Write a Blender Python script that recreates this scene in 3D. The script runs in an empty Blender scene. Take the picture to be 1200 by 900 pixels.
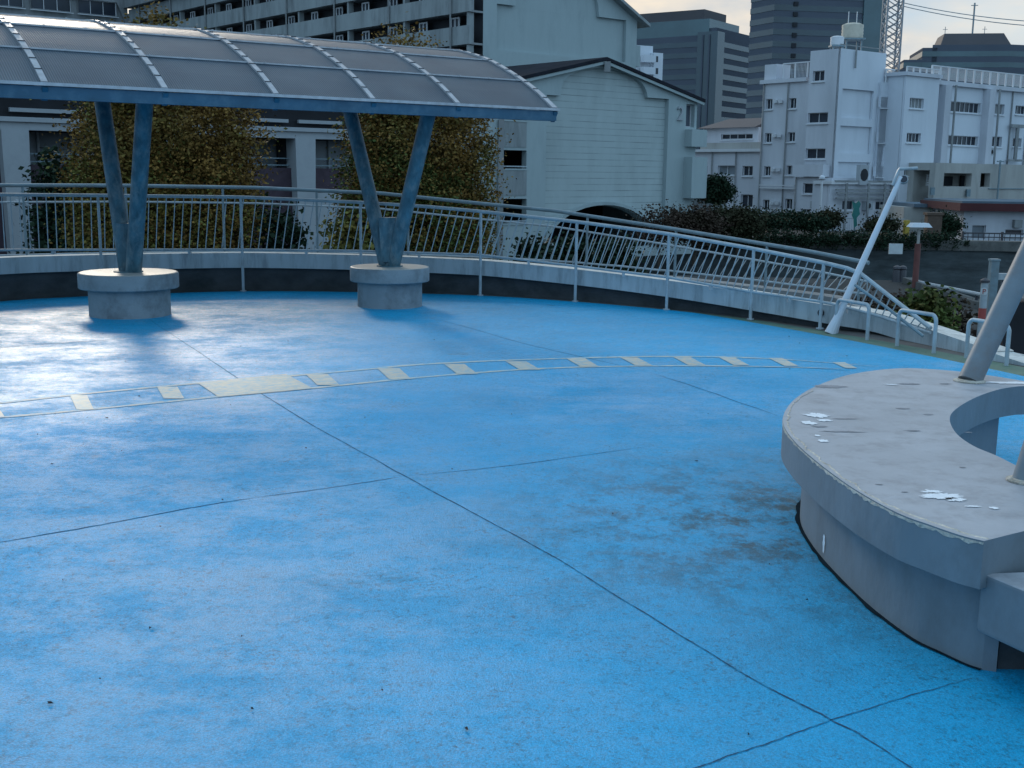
import bpy, bmesh, math, random
from mathutils import Vector, Matrix, noise as mnoise
from mathutils.geometry import tessellate_polygon
R = math.radians
random.seed(7)
sc = bpy.context.scene
COL = sc.collection

# ------------------------------------------------------------------ camera
F, H = 1360.0, 1.55
PITCH, ROLL = math.atan((450 - 201) / F), R(0.7)
FW = Vector((0, math.cos(PITCH), -math.sin(PITCH)))
U0 = Vector((0, math.sin(PITCH), math.cos(PITCH)))
R0 = Vector((1, 0, 0))
RT = R0 * math.cos(ROLL) + U0 * math.sin(ROLL)
UP = U0 * math.cos(ROLL) - R0 * math.sin(ROLL)
EYE = Vector((0, 0, H))
cam_d = bpy.data.cameras.new('camera')
cam = bpy.data.objects.new('camera', cam_d)
COL.objects.link(cam)
m = Matrix((RT, UP, -FW)).transposed().to_4x4()
m.translation = EYE
cam.matrix_world = m
cam_d.sensor_width = 36
cam_d.lens = 36 * F / 1200
cam_d.clip_start = 0.05
cam_d.clip_end = 4000
sc.camera = cam

# ------------------------------------------------------------------ world, sun, exposure
SUN_EL, SUN_AZ = R(21), math.atan2(-0.36, 0.93)      # azimuth measured from +Y towards +X
SUN_STRENGTH, SUN_ANGLE = 0.85, R(10)
SKY_STRENGTH, EXPOSURE = 0.12, 0.47
w = bpy.data.worlds.new('World'); sc.world = w
w.use_nodes = True
nt = w.node_tree; nt.nodes.clear()
def N(t, typ, **kw):
    n = t.nodes.new(typ)
    for k, v in kw.items():
        setattr(n, k, v)
    return n
out = N(nt, 'ShaderNodeOutputWorld'); bg = N(nt, 'ShaderNodeBackground')
sky = N(nt, 'ShaderNodeTexSky', sky_type='NISHITA', sun_disc=False, sun_elevation=SUN_EL, sun_rotation=SUN_AZ)
sky.air_density = 1.0; sky.dust_density = 1.5
tc = N(nt, 'ShaderNodeTexCoord')
mp = N(nt, 'ShaderNodeMapping'); mp.inputs['Scale'].default_value = (1.0, 1.0, 3.2)
nz = N(nt, 'ShaderNodeTexNoise'); nz.inputs['Scale'].default_value = 4.5; nz.inputs['Detail'].default_value = 7; nz.inputs['Roughness'].default_value = .58
cr = N(nt, 'ShaderNodeValToRGB'); cr.color_ramp.elements[0].position = .28; cr.color_ramp.elements[1].position = .52
nz2 = N(nt, 'ShaderNodeTexNoise'); nz2.inputs['Scale'].default_value = 9; nz2.inputs['Detail'].default_value = 6
cc = N(nt, 'ShaderNodeValToRGB')
cc.color_ramp.elements[0].position = .35; cc.color_ramp.elements[0].color = (2.5, 3.0, 3.6, 1)
cc.color_ramp.elements[1].position = .62; cc.color_ramp.elements[1].color = (5.6, 4.8, 3.8, 1)
# clouds are cream towards the sun's side and grey-blue elsewhere
sdn = N(nt, 'ShaderNodeVectorMath', operation='DOT_PRODUCT'); sdn.inputs[1].default_value = (0.0, .97, .12)
swr = N(nt, 'ShaderNodeMapRange'); swr.inputs['From Min'].default_value = .55; swr.inputs['From Max'].default_value = 1.0
gcl = N(nt, 'ShaderNodeMix', data_type='RGBA'); gcl.inputs['A'].default_value = (3.1, 4.9, 6.6, 1)
mx = N(nt, 'ShaderNodeMix', data_type='RGBA')
nt.links.new(tc.outputs['Generated'], mp.inputs['Vector'])
nt.links.new(mp.outputs['Vector'], nz.inputs['Vector']); nt.links.new(mp.outputs['Vector'], nz2.inputs['Vector'])
nt.links.new(nz.outputs['Fac'], cr.inputs['Fac']); nt.links.new(nz2.outputs['Fac'], cc.inputs['Fac'])
mlow = N(nt, 'ShaderNodeMath', operation='MULTIPLY_ADD'); mlow.inputs[1].default_value = .30; mlow.inputs[2].default_value = .66
nt.links.new(cr.outputs['Color'], mlow.inputs[0])
nt.links.new(mlow.outputs[0], mx.inputs['Factor'])
nt.links.new(tc.outputs['Generated'], sdn.inputs[0]); nt.links.new(sdn.outputs['Value'], swr.inputs['Value'])
nt.links.new(swr.outputs['Result'], gcl.inputs['Factor']); nt.links.new(cc.outputs['Color'], gcl.inputs['B'])
nt.links.new(sky.outputs['Color'], mx.inputs['A']); nt.links.new(gcl.outputs['Result'], mx.inputs['B'])
nt.links.new(mx.outputs['Result'], bg.inputs['Color'])
bg.inputs['Strength'].default_value = SKY_STRENGTH
nt.links.new(bg.outputs['Background'], out.inputs['Surface'])
sd = bpy.data.lights.new('sun', 'SUN'); so = bpy.data.objects.new('sun', sd); COL.objects.link(so)
sd.energy = SUN_STRENGTH; sd.angle = SUN_ANGLE; sd.color = (1, .9, .76)
sdir = Vector((math.sin(SUN_AZ) * math.cos(SUN_EL), math.cos(SUN_AZ) * math.cos(SUN_EL), math.sin(SUN_EL)))
so.rotation_euler = sdir.to_track_quat('Z', 'Y').to_euler()
sc.view_settings.view_transform = 'Standard'; sc.view_settings.look = 'None'
sc.view_settings.exposure = EXPOSURE; sc.view_settings.gamma = 1
sc.view_settings.use_curve_mapping = False

# ------------------------------------------------------------------ survey helpers
def ray(x, y): return FW + RT * ((x - 600) / F) - UP * ((y - 450) / F)
def gz(x, y, z=0.0):
    d = ray(x, y); return EYE + d * ((z - H) / d.z)
def gy(x, y, Y):
    d = ray(x, y); return EYE + d * (Y / d.y)
def pxl(p):
    q = Vector(p) - EYE; wq = q.dot(FW)
    return 600 + F * q.dot(RT) / wq, 450 - F * q.dot(UP) / wq
def interp(t, pts):
    if t <= pts[0][0]: return pts[0][1]
    for (a, va), (b, vb) in zip(pts, pts[1:]):
        if t <= b: return va + (vb - va) * (t - a) / (b - a)
    return pts[-1][1]
def z_at(x, y, line):
    """height over ground point (x, y) of a surveyed line"""
    lo, hi = -5.0, 5.0
    for _ in range(40):
        mid = (lo + hi) / 2; p = pxl((x, y, mid))
        if p[1] > interp(p[0], line): lo = mid
        else: hi = mid
    return (lo + hi) / 2

# ------------------------------------------------------------------ materials
def mat(name, base, rough=.7, var=.12, scale=3.0, dark=None, dark_amt=0.0, dark_scale=1.2, bump=.0, bscale=40, metal=0.0, spec=.4, stretch=(1,1,1), island=0.0):
    m = bpy.data.materials.new(name); m.use_nodes = True
    t = m.node_tree; b = t.nodes['Principled BSDF']
    b.inputs['Roughness'].default_value = rough; b.inputs['Metallic'].default_value = metal
    b.inputs['Specular IOR Level'].default_value = spec
    tc = N(t, 'ShaderNodeTexCoord'); mp = N(t, 'ShaderNodeMapping'); mp.inputs['Scale'].default_value = stretch
    t.links.new(tc.outputs['Object'], mp.inputs['Vector'])
    n = N(t, 'ShaderNodeTexNoise'); n.inputs['Scale'].default_value = scale; n.inputs['Detail'].default_value = 8; n.inputs['Roughness'].default_value = .62
    t.links.new(mp.outputs['Vector'], n.inputs['Vector'])
    r = N(t, 'ShaderNodeValToRGB'); r.color_ramp.elements[0].position = .3; r.color_ramp.elements[1].position = .7
    r.color_ramp.elements[0].color = tuple(c * (1 - var) for c in base) + (1,)
    r.color_ramp.elements[1].color = tuple(min(1, c * (1 + var)) for c in base) + (1,)
    t.links.new(n.outputs['Fac'], r.inputs['Fac'])
    col = r.outputs['Color']
    if dark:
        n2 = N(t, 'ShaderNodeTexNoise'); n2.inputs['Scale'].default_value = dark_scale; n2.inputs['Detail'].default_value = 10; n2.inputs['Roughness'].default_value = .7
        t.links.new(mp.outputs['Vector'], n2.inputs['Vector'])
        r2 = N(t, 'ShaderNodeValToRGB'); r2.color_ramp.elements[0].position = .48; r2.color_ramp.elements[1].position = .72
        r2.color_ramp.elements[1].color = (dark_amt,) * 3 + (1,)
        t.links.new(n2.outputs['Fac'], r2.inputs['Fac'])
        x = N(t, 'ShaderNodeMix', data_type='RGBA'); x.inputs['B'].default_value = tuple(dark) + (1,)
        t.links.new(r2.outputs['Color'], x.inputs['Factor']); t.links.new(col, x.inputs['A']); col = x.outputs['Result']
    if island:
        g = N(t, 'ShaderNodeNewGeometry')
        hs = N(t, 'ShaderNodeMapRange'); hs.inputs['To Min'].default_value = 1 - island; hs.inputs['To Max'].default_value = 1 + island
        t.links.new(g.outputs['Random Per Island'], hs.inputs['Value'])
        v = N(t, 'ShaderNodeVectorMath', operation='SCALE')
        t.links.new(col, v.inputs[0]); t.links.new(hs.outputs['Result'], v.inputs['Scale']); col = v.outputs['Vector']
    t.links.new(col, b.inputs['Base Color'])
    if bump:
        n3 = N(t, 'ShaderNodeTexNoise'); n3.inputs['Scale'].default_value = bscale; n3.inputs['Detail'].default_value = 6
        t.links.new(mp.outputs['Vector'], n3.inputs['Vector'])
        bp = N(t, 'ShaderNodeBump'); bp.inputs['Strength'].default_value = bump; bp.inputs['Distance'].default_value = .02
        t.links.new(n3.outputs['Fac'], bp.inputs['Height']); t.links.new(bp.outputs['Normal'], b.inputs['Normal'])
    return m

def deck_material(name, base, rub, dirt):
    """worn coloured deck coating: mottled, speckled with black grit, cloudy scuffs, uneven gloss"""
    m = bpy.data.materials.new(name); m.use_nodes = True
    t = m.node_tree; b = t.nodes['Principled BSDF']
    tc = N(t, 'ShaderNodeTexCoord')
    def noise(s, d=8, ro=.6, vec=None, st=None):
        n = N(t, 'ShaderNodeTexNoise'); n.inputs['Scale'].default_value = s; n.inputs['Detail'].default_value = d; n.inputs['Roughness'].default_value = ro
        if st:
            mp = N(t, 'ShaderNodeMapping'); mp.inputs['Scale'].default_value = st; t.links.new(tc.outputs['Object'], mp.inputs['Vector']); t.links.new(mp.outputs['Vector'], n.inputs['Vector'])
        else: t.links.new(tc.outputs['Object'], n.inputs['Vector'])
        return n.outputs['Fac']
    def ramp(src, p0, p1, c0, c1):
        r = N(t, 'ShaderNodeValToRGB'); e = r.color_ramp.elements; e[0].position = p0; e[1].position = p1
        e[0].color = tuple(c0) + (1,); e[1].color = tuple(c1) + (1,); t.links.new(src, r.inputs['Fac']); return r.outputs['Color']
    def mixc(f, a, bb):
        x = N(t, 'ShaderNodeMix', data_type='RGBA')
        t.links.new(f, x.inputs['Factor'])
        for k, v in (('A', a), ('B', bb)):
            if isinstance(v, tuple): x.inputs[k].default_value = v + (1,)
            else: t.links.new(v, x.inputs[k])
        return x.outputs['Result']
    c = ramp(noise(.55, 5), .3, .7, tuple(v * .86 for v in base), tuple(v * 1.1 for v in base))
    # paler rubbed areas, then one pale patch that paints sheen into the colour
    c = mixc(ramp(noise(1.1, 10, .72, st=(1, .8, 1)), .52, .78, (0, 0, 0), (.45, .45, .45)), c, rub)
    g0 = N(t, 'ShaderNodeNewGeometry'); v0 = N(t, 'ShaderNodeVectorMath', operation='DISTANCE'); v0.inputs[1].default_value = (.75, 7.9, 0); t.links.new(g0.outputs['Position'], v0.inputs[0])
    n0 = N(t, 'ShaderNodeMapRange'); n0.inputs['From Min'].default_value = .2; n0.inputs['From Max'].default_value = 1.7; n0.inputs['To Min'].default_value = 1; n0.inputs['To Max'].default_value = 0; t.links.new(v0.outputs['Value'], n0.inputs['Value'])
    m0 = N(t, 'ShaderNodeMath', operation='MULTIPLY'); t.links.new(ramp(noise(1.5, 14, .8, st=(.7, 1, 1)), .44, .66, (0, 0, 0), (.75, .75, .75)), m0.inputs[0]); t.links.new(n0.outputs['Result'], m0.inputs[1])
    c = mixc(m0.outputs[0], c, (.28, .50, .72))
    # fine black grit showing through
    grit = ramp(noise(48, 8, .85), .51, .62, (0, 0, 0), (1, 1, 1)); area = ramp(noise(1.6, 12, .8), .38, .62, (.18, .18, .18), (1, 1, 1))
    mu = N(t, 'ShaderNodeMix', data_type='RGBA', blend_type='MULTIPLY'); mu.inputs['Factor'].default_value = 1
    t.links.new(grit, mu.inputs['A']); t.links.new(area, mu.inputs['B'])
    c = mixc(mu.outputs['Result'], c, dirt)
    fine = ramp(noise(160, 3, .7), .35, .65, (.74, .74, .74), (1.2, 1.2, 1.2))
    mu2 = N(t, 'ShaderNodeMix', data_type='RGBA', blend_type='MULTIPLY'); mu2.inputs['Factor'].default_value = 1
    t.links.new(c, mu2.inputs['A']); t.links.new(fine, mu2.inputs['B']); c = mu2.outputs['Result']
    # dirty stains with their own shape, heaviest round the bench
    st = ramp(noise(1.0, 15, .84, st=(.8, 1.6, 1)), .585, .66, (0, 0, 0), (.8, .8, .8))
    c = mixc(st, c, tuple(v * 1.6 for v in dirt))
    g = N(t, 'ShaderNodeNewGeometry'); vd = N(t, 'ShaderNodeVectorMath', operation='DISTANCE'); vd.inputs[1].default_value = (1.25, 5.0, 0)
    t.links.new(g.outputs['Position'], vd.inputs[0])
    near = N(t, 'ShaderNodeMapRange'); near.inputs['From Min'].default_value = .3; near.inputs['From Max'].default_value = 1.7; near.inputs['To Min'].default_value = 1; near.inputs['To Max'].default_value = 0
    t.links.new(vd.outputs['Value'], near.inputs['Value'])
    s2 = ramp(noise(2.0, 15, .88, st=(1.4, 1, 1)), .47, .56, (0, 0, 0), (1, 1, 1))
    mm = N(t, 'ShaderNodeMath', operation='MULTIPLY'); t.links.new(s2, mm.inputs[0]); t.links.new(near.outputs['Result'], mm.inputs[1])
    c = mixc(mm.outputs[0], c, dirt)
    t.links.new(c, b.inputs['Base Color'])
    ro = ramp(noise(1.7, 15, .86, st=(.8, 1, 1)), .44, .57, (.34, .34, .34), (.62, .62, .62))
    t.links.new(ro, b.inputs['Roughness']); b.inputs['Specular IOR Level'].default_value = .25
    bp = N(t, 'ShaderNodeBump'); bp.inputs['Strength'].default_value = .6; bp.inputs['Distance'].default_value = .006
    t.links.new(noise(120, 5, .7), bp.inputs['Height']); 
    bp2 = N(t, 'ShaderNodeBump'); bp2.inputs['Strength'].default_value = .06; bp2.inputs['Distance'].default_value = .03
    t.links.new(noise(2.5, 5, .6), bp2.inputs['Height']); t.links.new(bp.outputs['Normal'], bp2.inputs['Normal'])
    t.links.new(bp2.outputs['Normal'], b.inputs['Normal'])
    return m

def siding_material(name, base, step):
    m = mat(name, base, .7, .10, .5, dark=tuple(v * .6 for v in base), dark_amt=.35, dark_scale=.6, stretch=(1, 1, .4))
    t = m.node_tree; b = t.nodes['Principled BSDF']; src = b.inputs['Base Color'].links[0].from_socket
    g = N(t, 'ShaderNodeNewGeometry'); sx = N(t, 'ShaderNodeSeparateXYZ'); t.links.new(g.outputs['Position'], sx.inputs[0])
    d = N(t, 'ShaderNodeMath', operation='DIVIDE'); d.inputs[1].default_value = step; t.links.new(sx.outputs['Z'], d.inputs[0])
    f = N(t, 'ShaderNodeMath', operation='FRACT'); t.links.new(d.outputs[0], f.inputs[0])
    l = N(t, 'ShaderNodeMath', operation='LESS_THAN'); l.inputs[1].default_value = .13; t.links.new(f.outputs[0], l.inputs[0])
    nn2 = N(t, 'ShaderNodeTexNoise'); nn2.inputs['Scale'].default_value = 1.1; nn2.inputs['Detail'].default_value = 6
    mr = N(t, 'ShaderNodeMapRange'); mr.inputs['From Min'].default_value = .35; mr.inputs['From Max'].default_value = .65; mr.inputs['To Min'].default_value = .05; mr.inputs['To Max'].default_value = .75
    mpp = N(t, 'ShaderNodeMapping'); mpp.inputs['Scale'].default_value = (.6, .6, 3); t.links.new(g.outputs['Position'], mpp.inputs['Vector']); t.links.new(mpp.outputs['Vector'], nn2.inputs['Vector']); t.links.new(nn2.outputs['Fac'], mr.inputs['Value'])
    mu = N(t, 'ShaderNodeMath', operation='MULTIPLY'); t.links.new(mr.outputs['Result'], mu.inputs[1]); t.links.new(l.outputs[0], mu.inputs[0])
    x = N(t, 'ShaderNodeMix', data_type='RGBA'); x.inputs['B'].default_value = tuple(v * .45 for v in base) + (1,)
    t.links.new(mu.outputs[0], x.inputs['Factor']); t.links.new(src, x.inputs['A']); t.links.new(x.outputs['Result'], b.inputs['Base Color'])
    return m

def canopy_panel_material():
    m = bpy.data.materials.new('translucent_panel'); m.use_nodes = True
    t = m.node_tree; b = t.nodes['Principled BSDF']; o = t.nodes['Material Output']
    b.inputs['Roughness'].default_value = .38
    uv = N(t, 'ShaderNodeUVMap')
    mp = N(t, 'ShaderNodeMapping'); mp.inputs['Scale'].default_value = (1, 1, 1)
    t.links.new(uv.outputs['UV'], mp.inputs['Vector'])
    wv = N(t, 'ShaderNodeTexWave', wave_type='BANDS', bands_direction='X'); wv.inputs['Scale'].default_value = 14.0; wv.inputs['Distortion'].default_value = 0
    t.links.new(mp.outputs['Vector'], wv.inputs['Vector'])
    r = N(t, 'ShaderNodeValToRGB'); r.color_ramp.elements[0].color = (.078, .098, .13, 1); r.color_ramp.elements[1].color = (.18, .215, .265, 1)
    t.links.new(wv.outputs['Color'], r.inputs['Fac'])
    tc = N(t, 'ShaderNodeTexCoord'); n = N(t, 'ShaderNodeTexNoise'); n.inputs['Scale'].default_value = 2.2; n.inputs['Detail'].default_value = 8
    t.links.new(tc.outputs['Object'], n.inputs['Vector'])
    r2 = N(t, 'ShaderNodeValToRGB'); r2.color_ramp.elements[0].position = .3; r2.color_ramp.elements[0].color = (.75, .75, .75, 1); r2.color_ramp.elements[1].position = .7; r2.color_ramp.elements[1].color = (1.1, 1.08, 1.02, 1)
    t.links.new(n.outputs['Fac'], r2.inputs['Fac'])
    mu = N(t, 'ShaderNodeMix', data_type='RGBA', blend_type='MULTIPLY'); mu.inputs['Factor'].default_value = 1
    t.links.new(r.outputs['Color'], mu.inputs['A']); t.links.new(r2.outputs['Color'], mu.inputs['B'])
    t.links.new(mu.outputs['Result'], b.inputs['Base Color'])
    bp = N(t, 'ShaderNodeBump'); bp.inputs['Strength'].default_value = .5; bp.inputs['Distance'].default_value = .01
    t.links.new(wv.outputs['Fac'], bp.inputs['Height']); t.links.new(bp.outputs['Normal'], b.inputs['Normal'])
    tr = N(t, 'ShaderNodeBsdfTranslucent'); tr.inputs['Color'].default_value = (.45, .48, .5, 1)
    ms = N(t, 'ShaderNodeMixShader'); ms.inputs['Fac'].default_value = .3
    t.links.new(b.outputs[0], ms.inputs[1]); t.links.new(tr.outputs[0], ms.inputs[2]); t.links.new(ms.outputs[0], o.inputs['Surface'])
    return m

def worn_paint(name, paint, under, lo=.50, hi=.58, scale=6, rough=.55):
    m = mat(name, paint, rough, .1, 5)
    t = m.node_tree; b = t.nodes['Principled BSDF']; src = b.inputs['Base Color'].links[0].from_socket
    tc = N(t, 'ShaderNodeTexCoord'); n = N(t, 'ShaderNodeTexNoise'); n.inputs['Scale'].default_value = scale; n.inputs['Detail'].default_value = 12; n.inputs['Roughness'].default_value = .78
    t.links.new(tc.outputs['Object'], n.inputs['Vector'])
    r = N(t, 'ShaderNodeValToRGB'); r.color_ramp.elements[0].position = lo; r.color_ramp.elements[1].position = hi
    t.links.new(n.outputs['Fac'], r.inputs['Fac'])
    x = N(t, 'ShaderNodeMix', data_type='RGBA'); x.inputs['B'].default_value = tuple(under) + (1,)
    t.links.new(r.outputs['Color'], x.inputs['Factor']); t.links.new(src, x.inputs['A']); t.links.new(x.outputs['Result'], b.inputs['Base Color'])
    return m

BLUE = (.002, .34, .63)
M = {
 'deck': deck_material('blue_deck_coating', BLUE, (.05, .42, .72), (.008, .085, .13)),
 'green': mat('green_deck_coating', (.09, .16, .12), .7, .2, 6, dark=(.03, .04, .04), dark_amt=.6, bump=.2, bscale=80),
 'pave': mat('brown_grey_paving', (.12, .11, .105), .85, .2, 4, dark=(.03, .03, .03), dark_amt=.6, bump=.3, bscale=60),
 'stripe': worn_paint('cream_road_paint', (.50, .46, .38), (.12, .36, .50), .44, .66, 16),
 'line': worn_paint('faded_line_paint', (.47, .49, .44), (.05, .36, .56), .44, .62, 12, rough=.6),
 'joint': worn_paint('dark_joint', (.008, .05, .11), tuple(v * .7 for v in BLUE), .47, .60, 13, rough=.9),
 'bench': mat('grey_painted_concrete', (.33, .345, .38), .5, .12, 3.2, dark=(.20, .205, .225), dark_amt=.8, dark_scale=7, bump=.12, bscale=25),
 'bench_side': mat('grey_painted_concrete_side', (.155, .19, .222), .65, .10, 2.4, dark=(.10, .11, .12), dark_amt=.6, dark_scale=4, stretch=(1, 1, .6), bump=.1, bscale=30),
 'chip': mat('bare_chipped_concrete', (.52, .48, .42), .9, .3, 25, dark=(.16, .14, .12), dark_amt=.7, dark_scale=18, bump=.8, bscale=60),
 'flake': mat('white_flaked_paint', (.72, .74, .78), .7, .1, 30),
 'seat_top': mat('pale_sunlit_concrete', (.42, .42, .40), .5, .12, 4, dark=(.18, .18, .18), dark_amt=.6, dark_scale=4, bump=.1),  # seat tops paler than their sides, sunshine put into the colour
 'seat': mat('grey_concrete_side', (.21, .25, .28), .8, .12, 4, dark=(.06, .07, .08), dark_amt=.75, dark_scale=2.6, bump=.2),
 'steel_blue': mat('weathered_blue_steel', (.045, .115, .155), .55, .45, 11, dark=(.18, .23, .25), dark_amt=.85, dark_scale=12, bump=.15, bscale=30, stretch=(1,1,.5)),
 'fascia_blue': mat('blue_fascia_paint', (.028, .10, .165), .45, .2, 3, dark=(.10, .17, .22), dark_amt=.6, dark_scale=6),
 'alu': mat('aluminium_strip', (.42, .43, .46), .38, .15, 12, metal=.3, dark=(.2,.2,.22), dark_amt=.5, dark_scale=10),
 'bolt': mat('dark_bolt', (.05, .05, .06), .5),
 'panel': canopy_panel_material(),
 'rail': mat('pale_rail_paint', (.34, .40, .44), .42, .12, 9, dark=(.18, .14, .11), dark_amt=.45, dark_scale=5),
 'hand': mat('grey_blue_handrail', (.16, .23, .27), .38, .15, 9, dark=(.14, .12, .1), dark_amt=.4, dark_scale=5),
 'kerb': mat('streaked_white_kerb', (.40, .45, .48), .75, .12, 2, dark=(.13, .15, .16), dark_amt=.75, dark_scale=2.6, stretch=(3, 3, .5), bump=.15),
 'kerbtop': mat('sunlit_kerb_top', (.58, .57, .54), .8, .2, 8, dark=(.2, .2, .2), dark_amt=.6, dark_scale=6),  # paler than the kerb face: sunlight on the top painted into the colour
 'wall_dark': mat('shade_dark_wall', (.05, .058, .066), .85, .3, 3, dark=(.012, .022, .024), dark_amt=.85, dark_scale=1.8, stretch=(1,1,1.5), bump=.2),  # near black: shade of the recess under the kerb put into the colour
 'ramp': mat('ramp_asphalt', (.16, .17, .17), .9, .15, 6, bump=.2),
 'teal': mat('pale_teal_render', (.33, .40, .415), .75, .10, .35, dark=(.16, .20, .215), dark_amt=.55, dark_scale=.35, stretch=(1.5, 1.5, .4)),
 'teal_side': mat('grey_concrete_gallery', (.26, .29, .30), .8, .14, .6, dark=(.10, .11, .12), dark_amt=.7, dark_scale=.8, stretch=(1.5, 1.5, .3)),
 'siding': siding_material('pale_teal_siding', (.37, .44, .45), .31),
 'roof_dark': mat('dark_roof', (.022, .024, .032), .9, .3, 1, spec=.05),
 'dark': mat('dark_interior', (.018, .02, .026), .8, .3, 1),
 'conc': mat('grey_concrete', (.24, .255, .265), .85, .15, 1, dark=(.10, .105, .11), dark_amt=.7, dark_scale=.9, stretch=(1,1,.4)),
 'pillar': mat('pale_pillar_render', (.34, .37, .40), .8, .1, 1, dark=(.18, .2, .22), dark_amt=.5, dark_scale=1),
 'brick': mat('purple_brown_brick', (.055, .038, .052), .85, .25, 5),
 'curtain': mat('dull_glazing', (.16, .19, .22), .35, .25, .8),
 'white': mat('white_render', (.50, .52, .57), .75, .07, .3, dark=(.32, .34, .38), dark_amt=.5, dark_scale=.25, stretch=(1.5, 1.5, .35)),
 'white_b': mat('white_render_front', (.57, .61, .67), .75, .05, .3, dark=(.38, .42, .48), dark_amt=.4, dark_scale=.25, stretch=(1.5, 1.5, .35)),  # lit copy of white; the darker one has the left faces' shade painted in
 'cream': mat('dull_cream_render', (.36, .36, .345), .8, .1, .4, dark=(.22, .21, .2), dark_amt=.6, dark_scale=.5, stretch=(1.5, 1.5, .4)),
 'trim': mat('white_window_trim', (.55, .57, .6), .5, .05, 2),
 'glass': mat('dark_window_glass', (.022, .03, .045), .25, .4, .4, spec=.35),
 'blind': mat('drawn_blind', (.20, .215, .225), .6, .15, 2),
 'off_conc': mat('haze_tinted_cladding', (.095, .11, .14), .85, .08, .08, spec=.05),  # tinted bluish so the far towers carry haze in their colour
 'off_glass': mat('blue_green_glazing', (.028, .055, .075), .2, .3, .05, spec=.6),
 'off_glass_l': mat('pale_green_glazing', (.055, .105, .125), .25, .3, .05, spec=.6),
 'off_roof': mat('brown_roof_cladding', (.075, .068, .075), .7, .1, .1),
 'redroof': mat('dark_red_fascia', (.075, .022, .025), .9, .15, 1),
 'slate': mat('blue_grey_flat_roof', (.09, .13, .17), .9, .15, .5),
 'tank': mat('cream_water_tank', (.50, .46, .38), .6, .12, 1, dark=(.25, .22, .18), dark_amt=.5, dark_scale=1.5),
 'lattice': mat('galvanised_lattice', (.22, .24, .27), .5, .2, 3),
 'red_post': mat('rusty_red_post', (.14, .05, .045), .6, .25, 3),
 'ground': mat('asphalt_ground', (.030, .030, .030), .9, .25, .5, bump=.2),
 'canal': mat('dark_stone_embankment', (.06, .075, .082), .85, .4, .8, dark=(.015,.018,.02), dark_amt=.8, dark_scale=.6, stretch=(.6, .6, 2.2), bump=.6, bscale=3),
 'coping': mat('grey_stone_coping', (.12, .12, .115), .9, .3, 1.5, dark=(.04,.04,.04), dark_amt=.7, dark_scale=2),
 'water': mat('canal_water', (.01, .018, .02), .08, .3, 1, bump=.3, bscale=2),
 'teal_net': mat('teal_green_wrap', (.02, .15, .14), .6, .2, 3),
 'yellow': mat('yellow_post_paint', (.45, .33, .06), .6),
 'bark': mat('tree_bark', (.05, .04, .032), .9, .3, 5, bump=.5),
 'leaf_g': mat('dull_green_leaf', (.075, .10, .03), .6, .5, 1.3, dark=(.16, .075, .02), dark_amt=.8, dark_scale=.8, island=.4, spec=.08),
 'leaf_o': mat('orange_autumn_leaf', (.175, .10, .028), .6, .5, 1.6, dark=(.08, .10, .03), dark_amt=1, dark_scale=1.1, island=.4, spec=.08),
 'leaf_y': mat('yellow_green_leaf', (.13, .125, .035), .6, .5, 1.2, dark=(.22, .11, .02), dark_amt=.8, dark_scale=1.1, island=.4, spec=.08),
 'leaf_m': mat('muted_scrub_leaf', (.034, .038, .022), .7, .4, 1.2, dark=(.05, .032, .02), dark_amt=.8, dark_scale=.7, island=.3, spec=.05),
 'leaf_d': mat('dark_evergreen_leaf', (.018, .034, .020), .6, .4, 1.5, island=.4, spec=.08),
 'leaf_b': mat('bronze_scrub_leaf', (.055, .038, .030), .7, .4, 1.2, dark=(.03, .035, .018), dark_amt=.8, dark_scale=.7, island=.4, spec=.08),
 'sign_w': mat('pale_sign', (.5, .54, .56), .5),
 'sign_r': mat('dull_red_print', (.35, .07, .06), .6),
}

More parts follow.
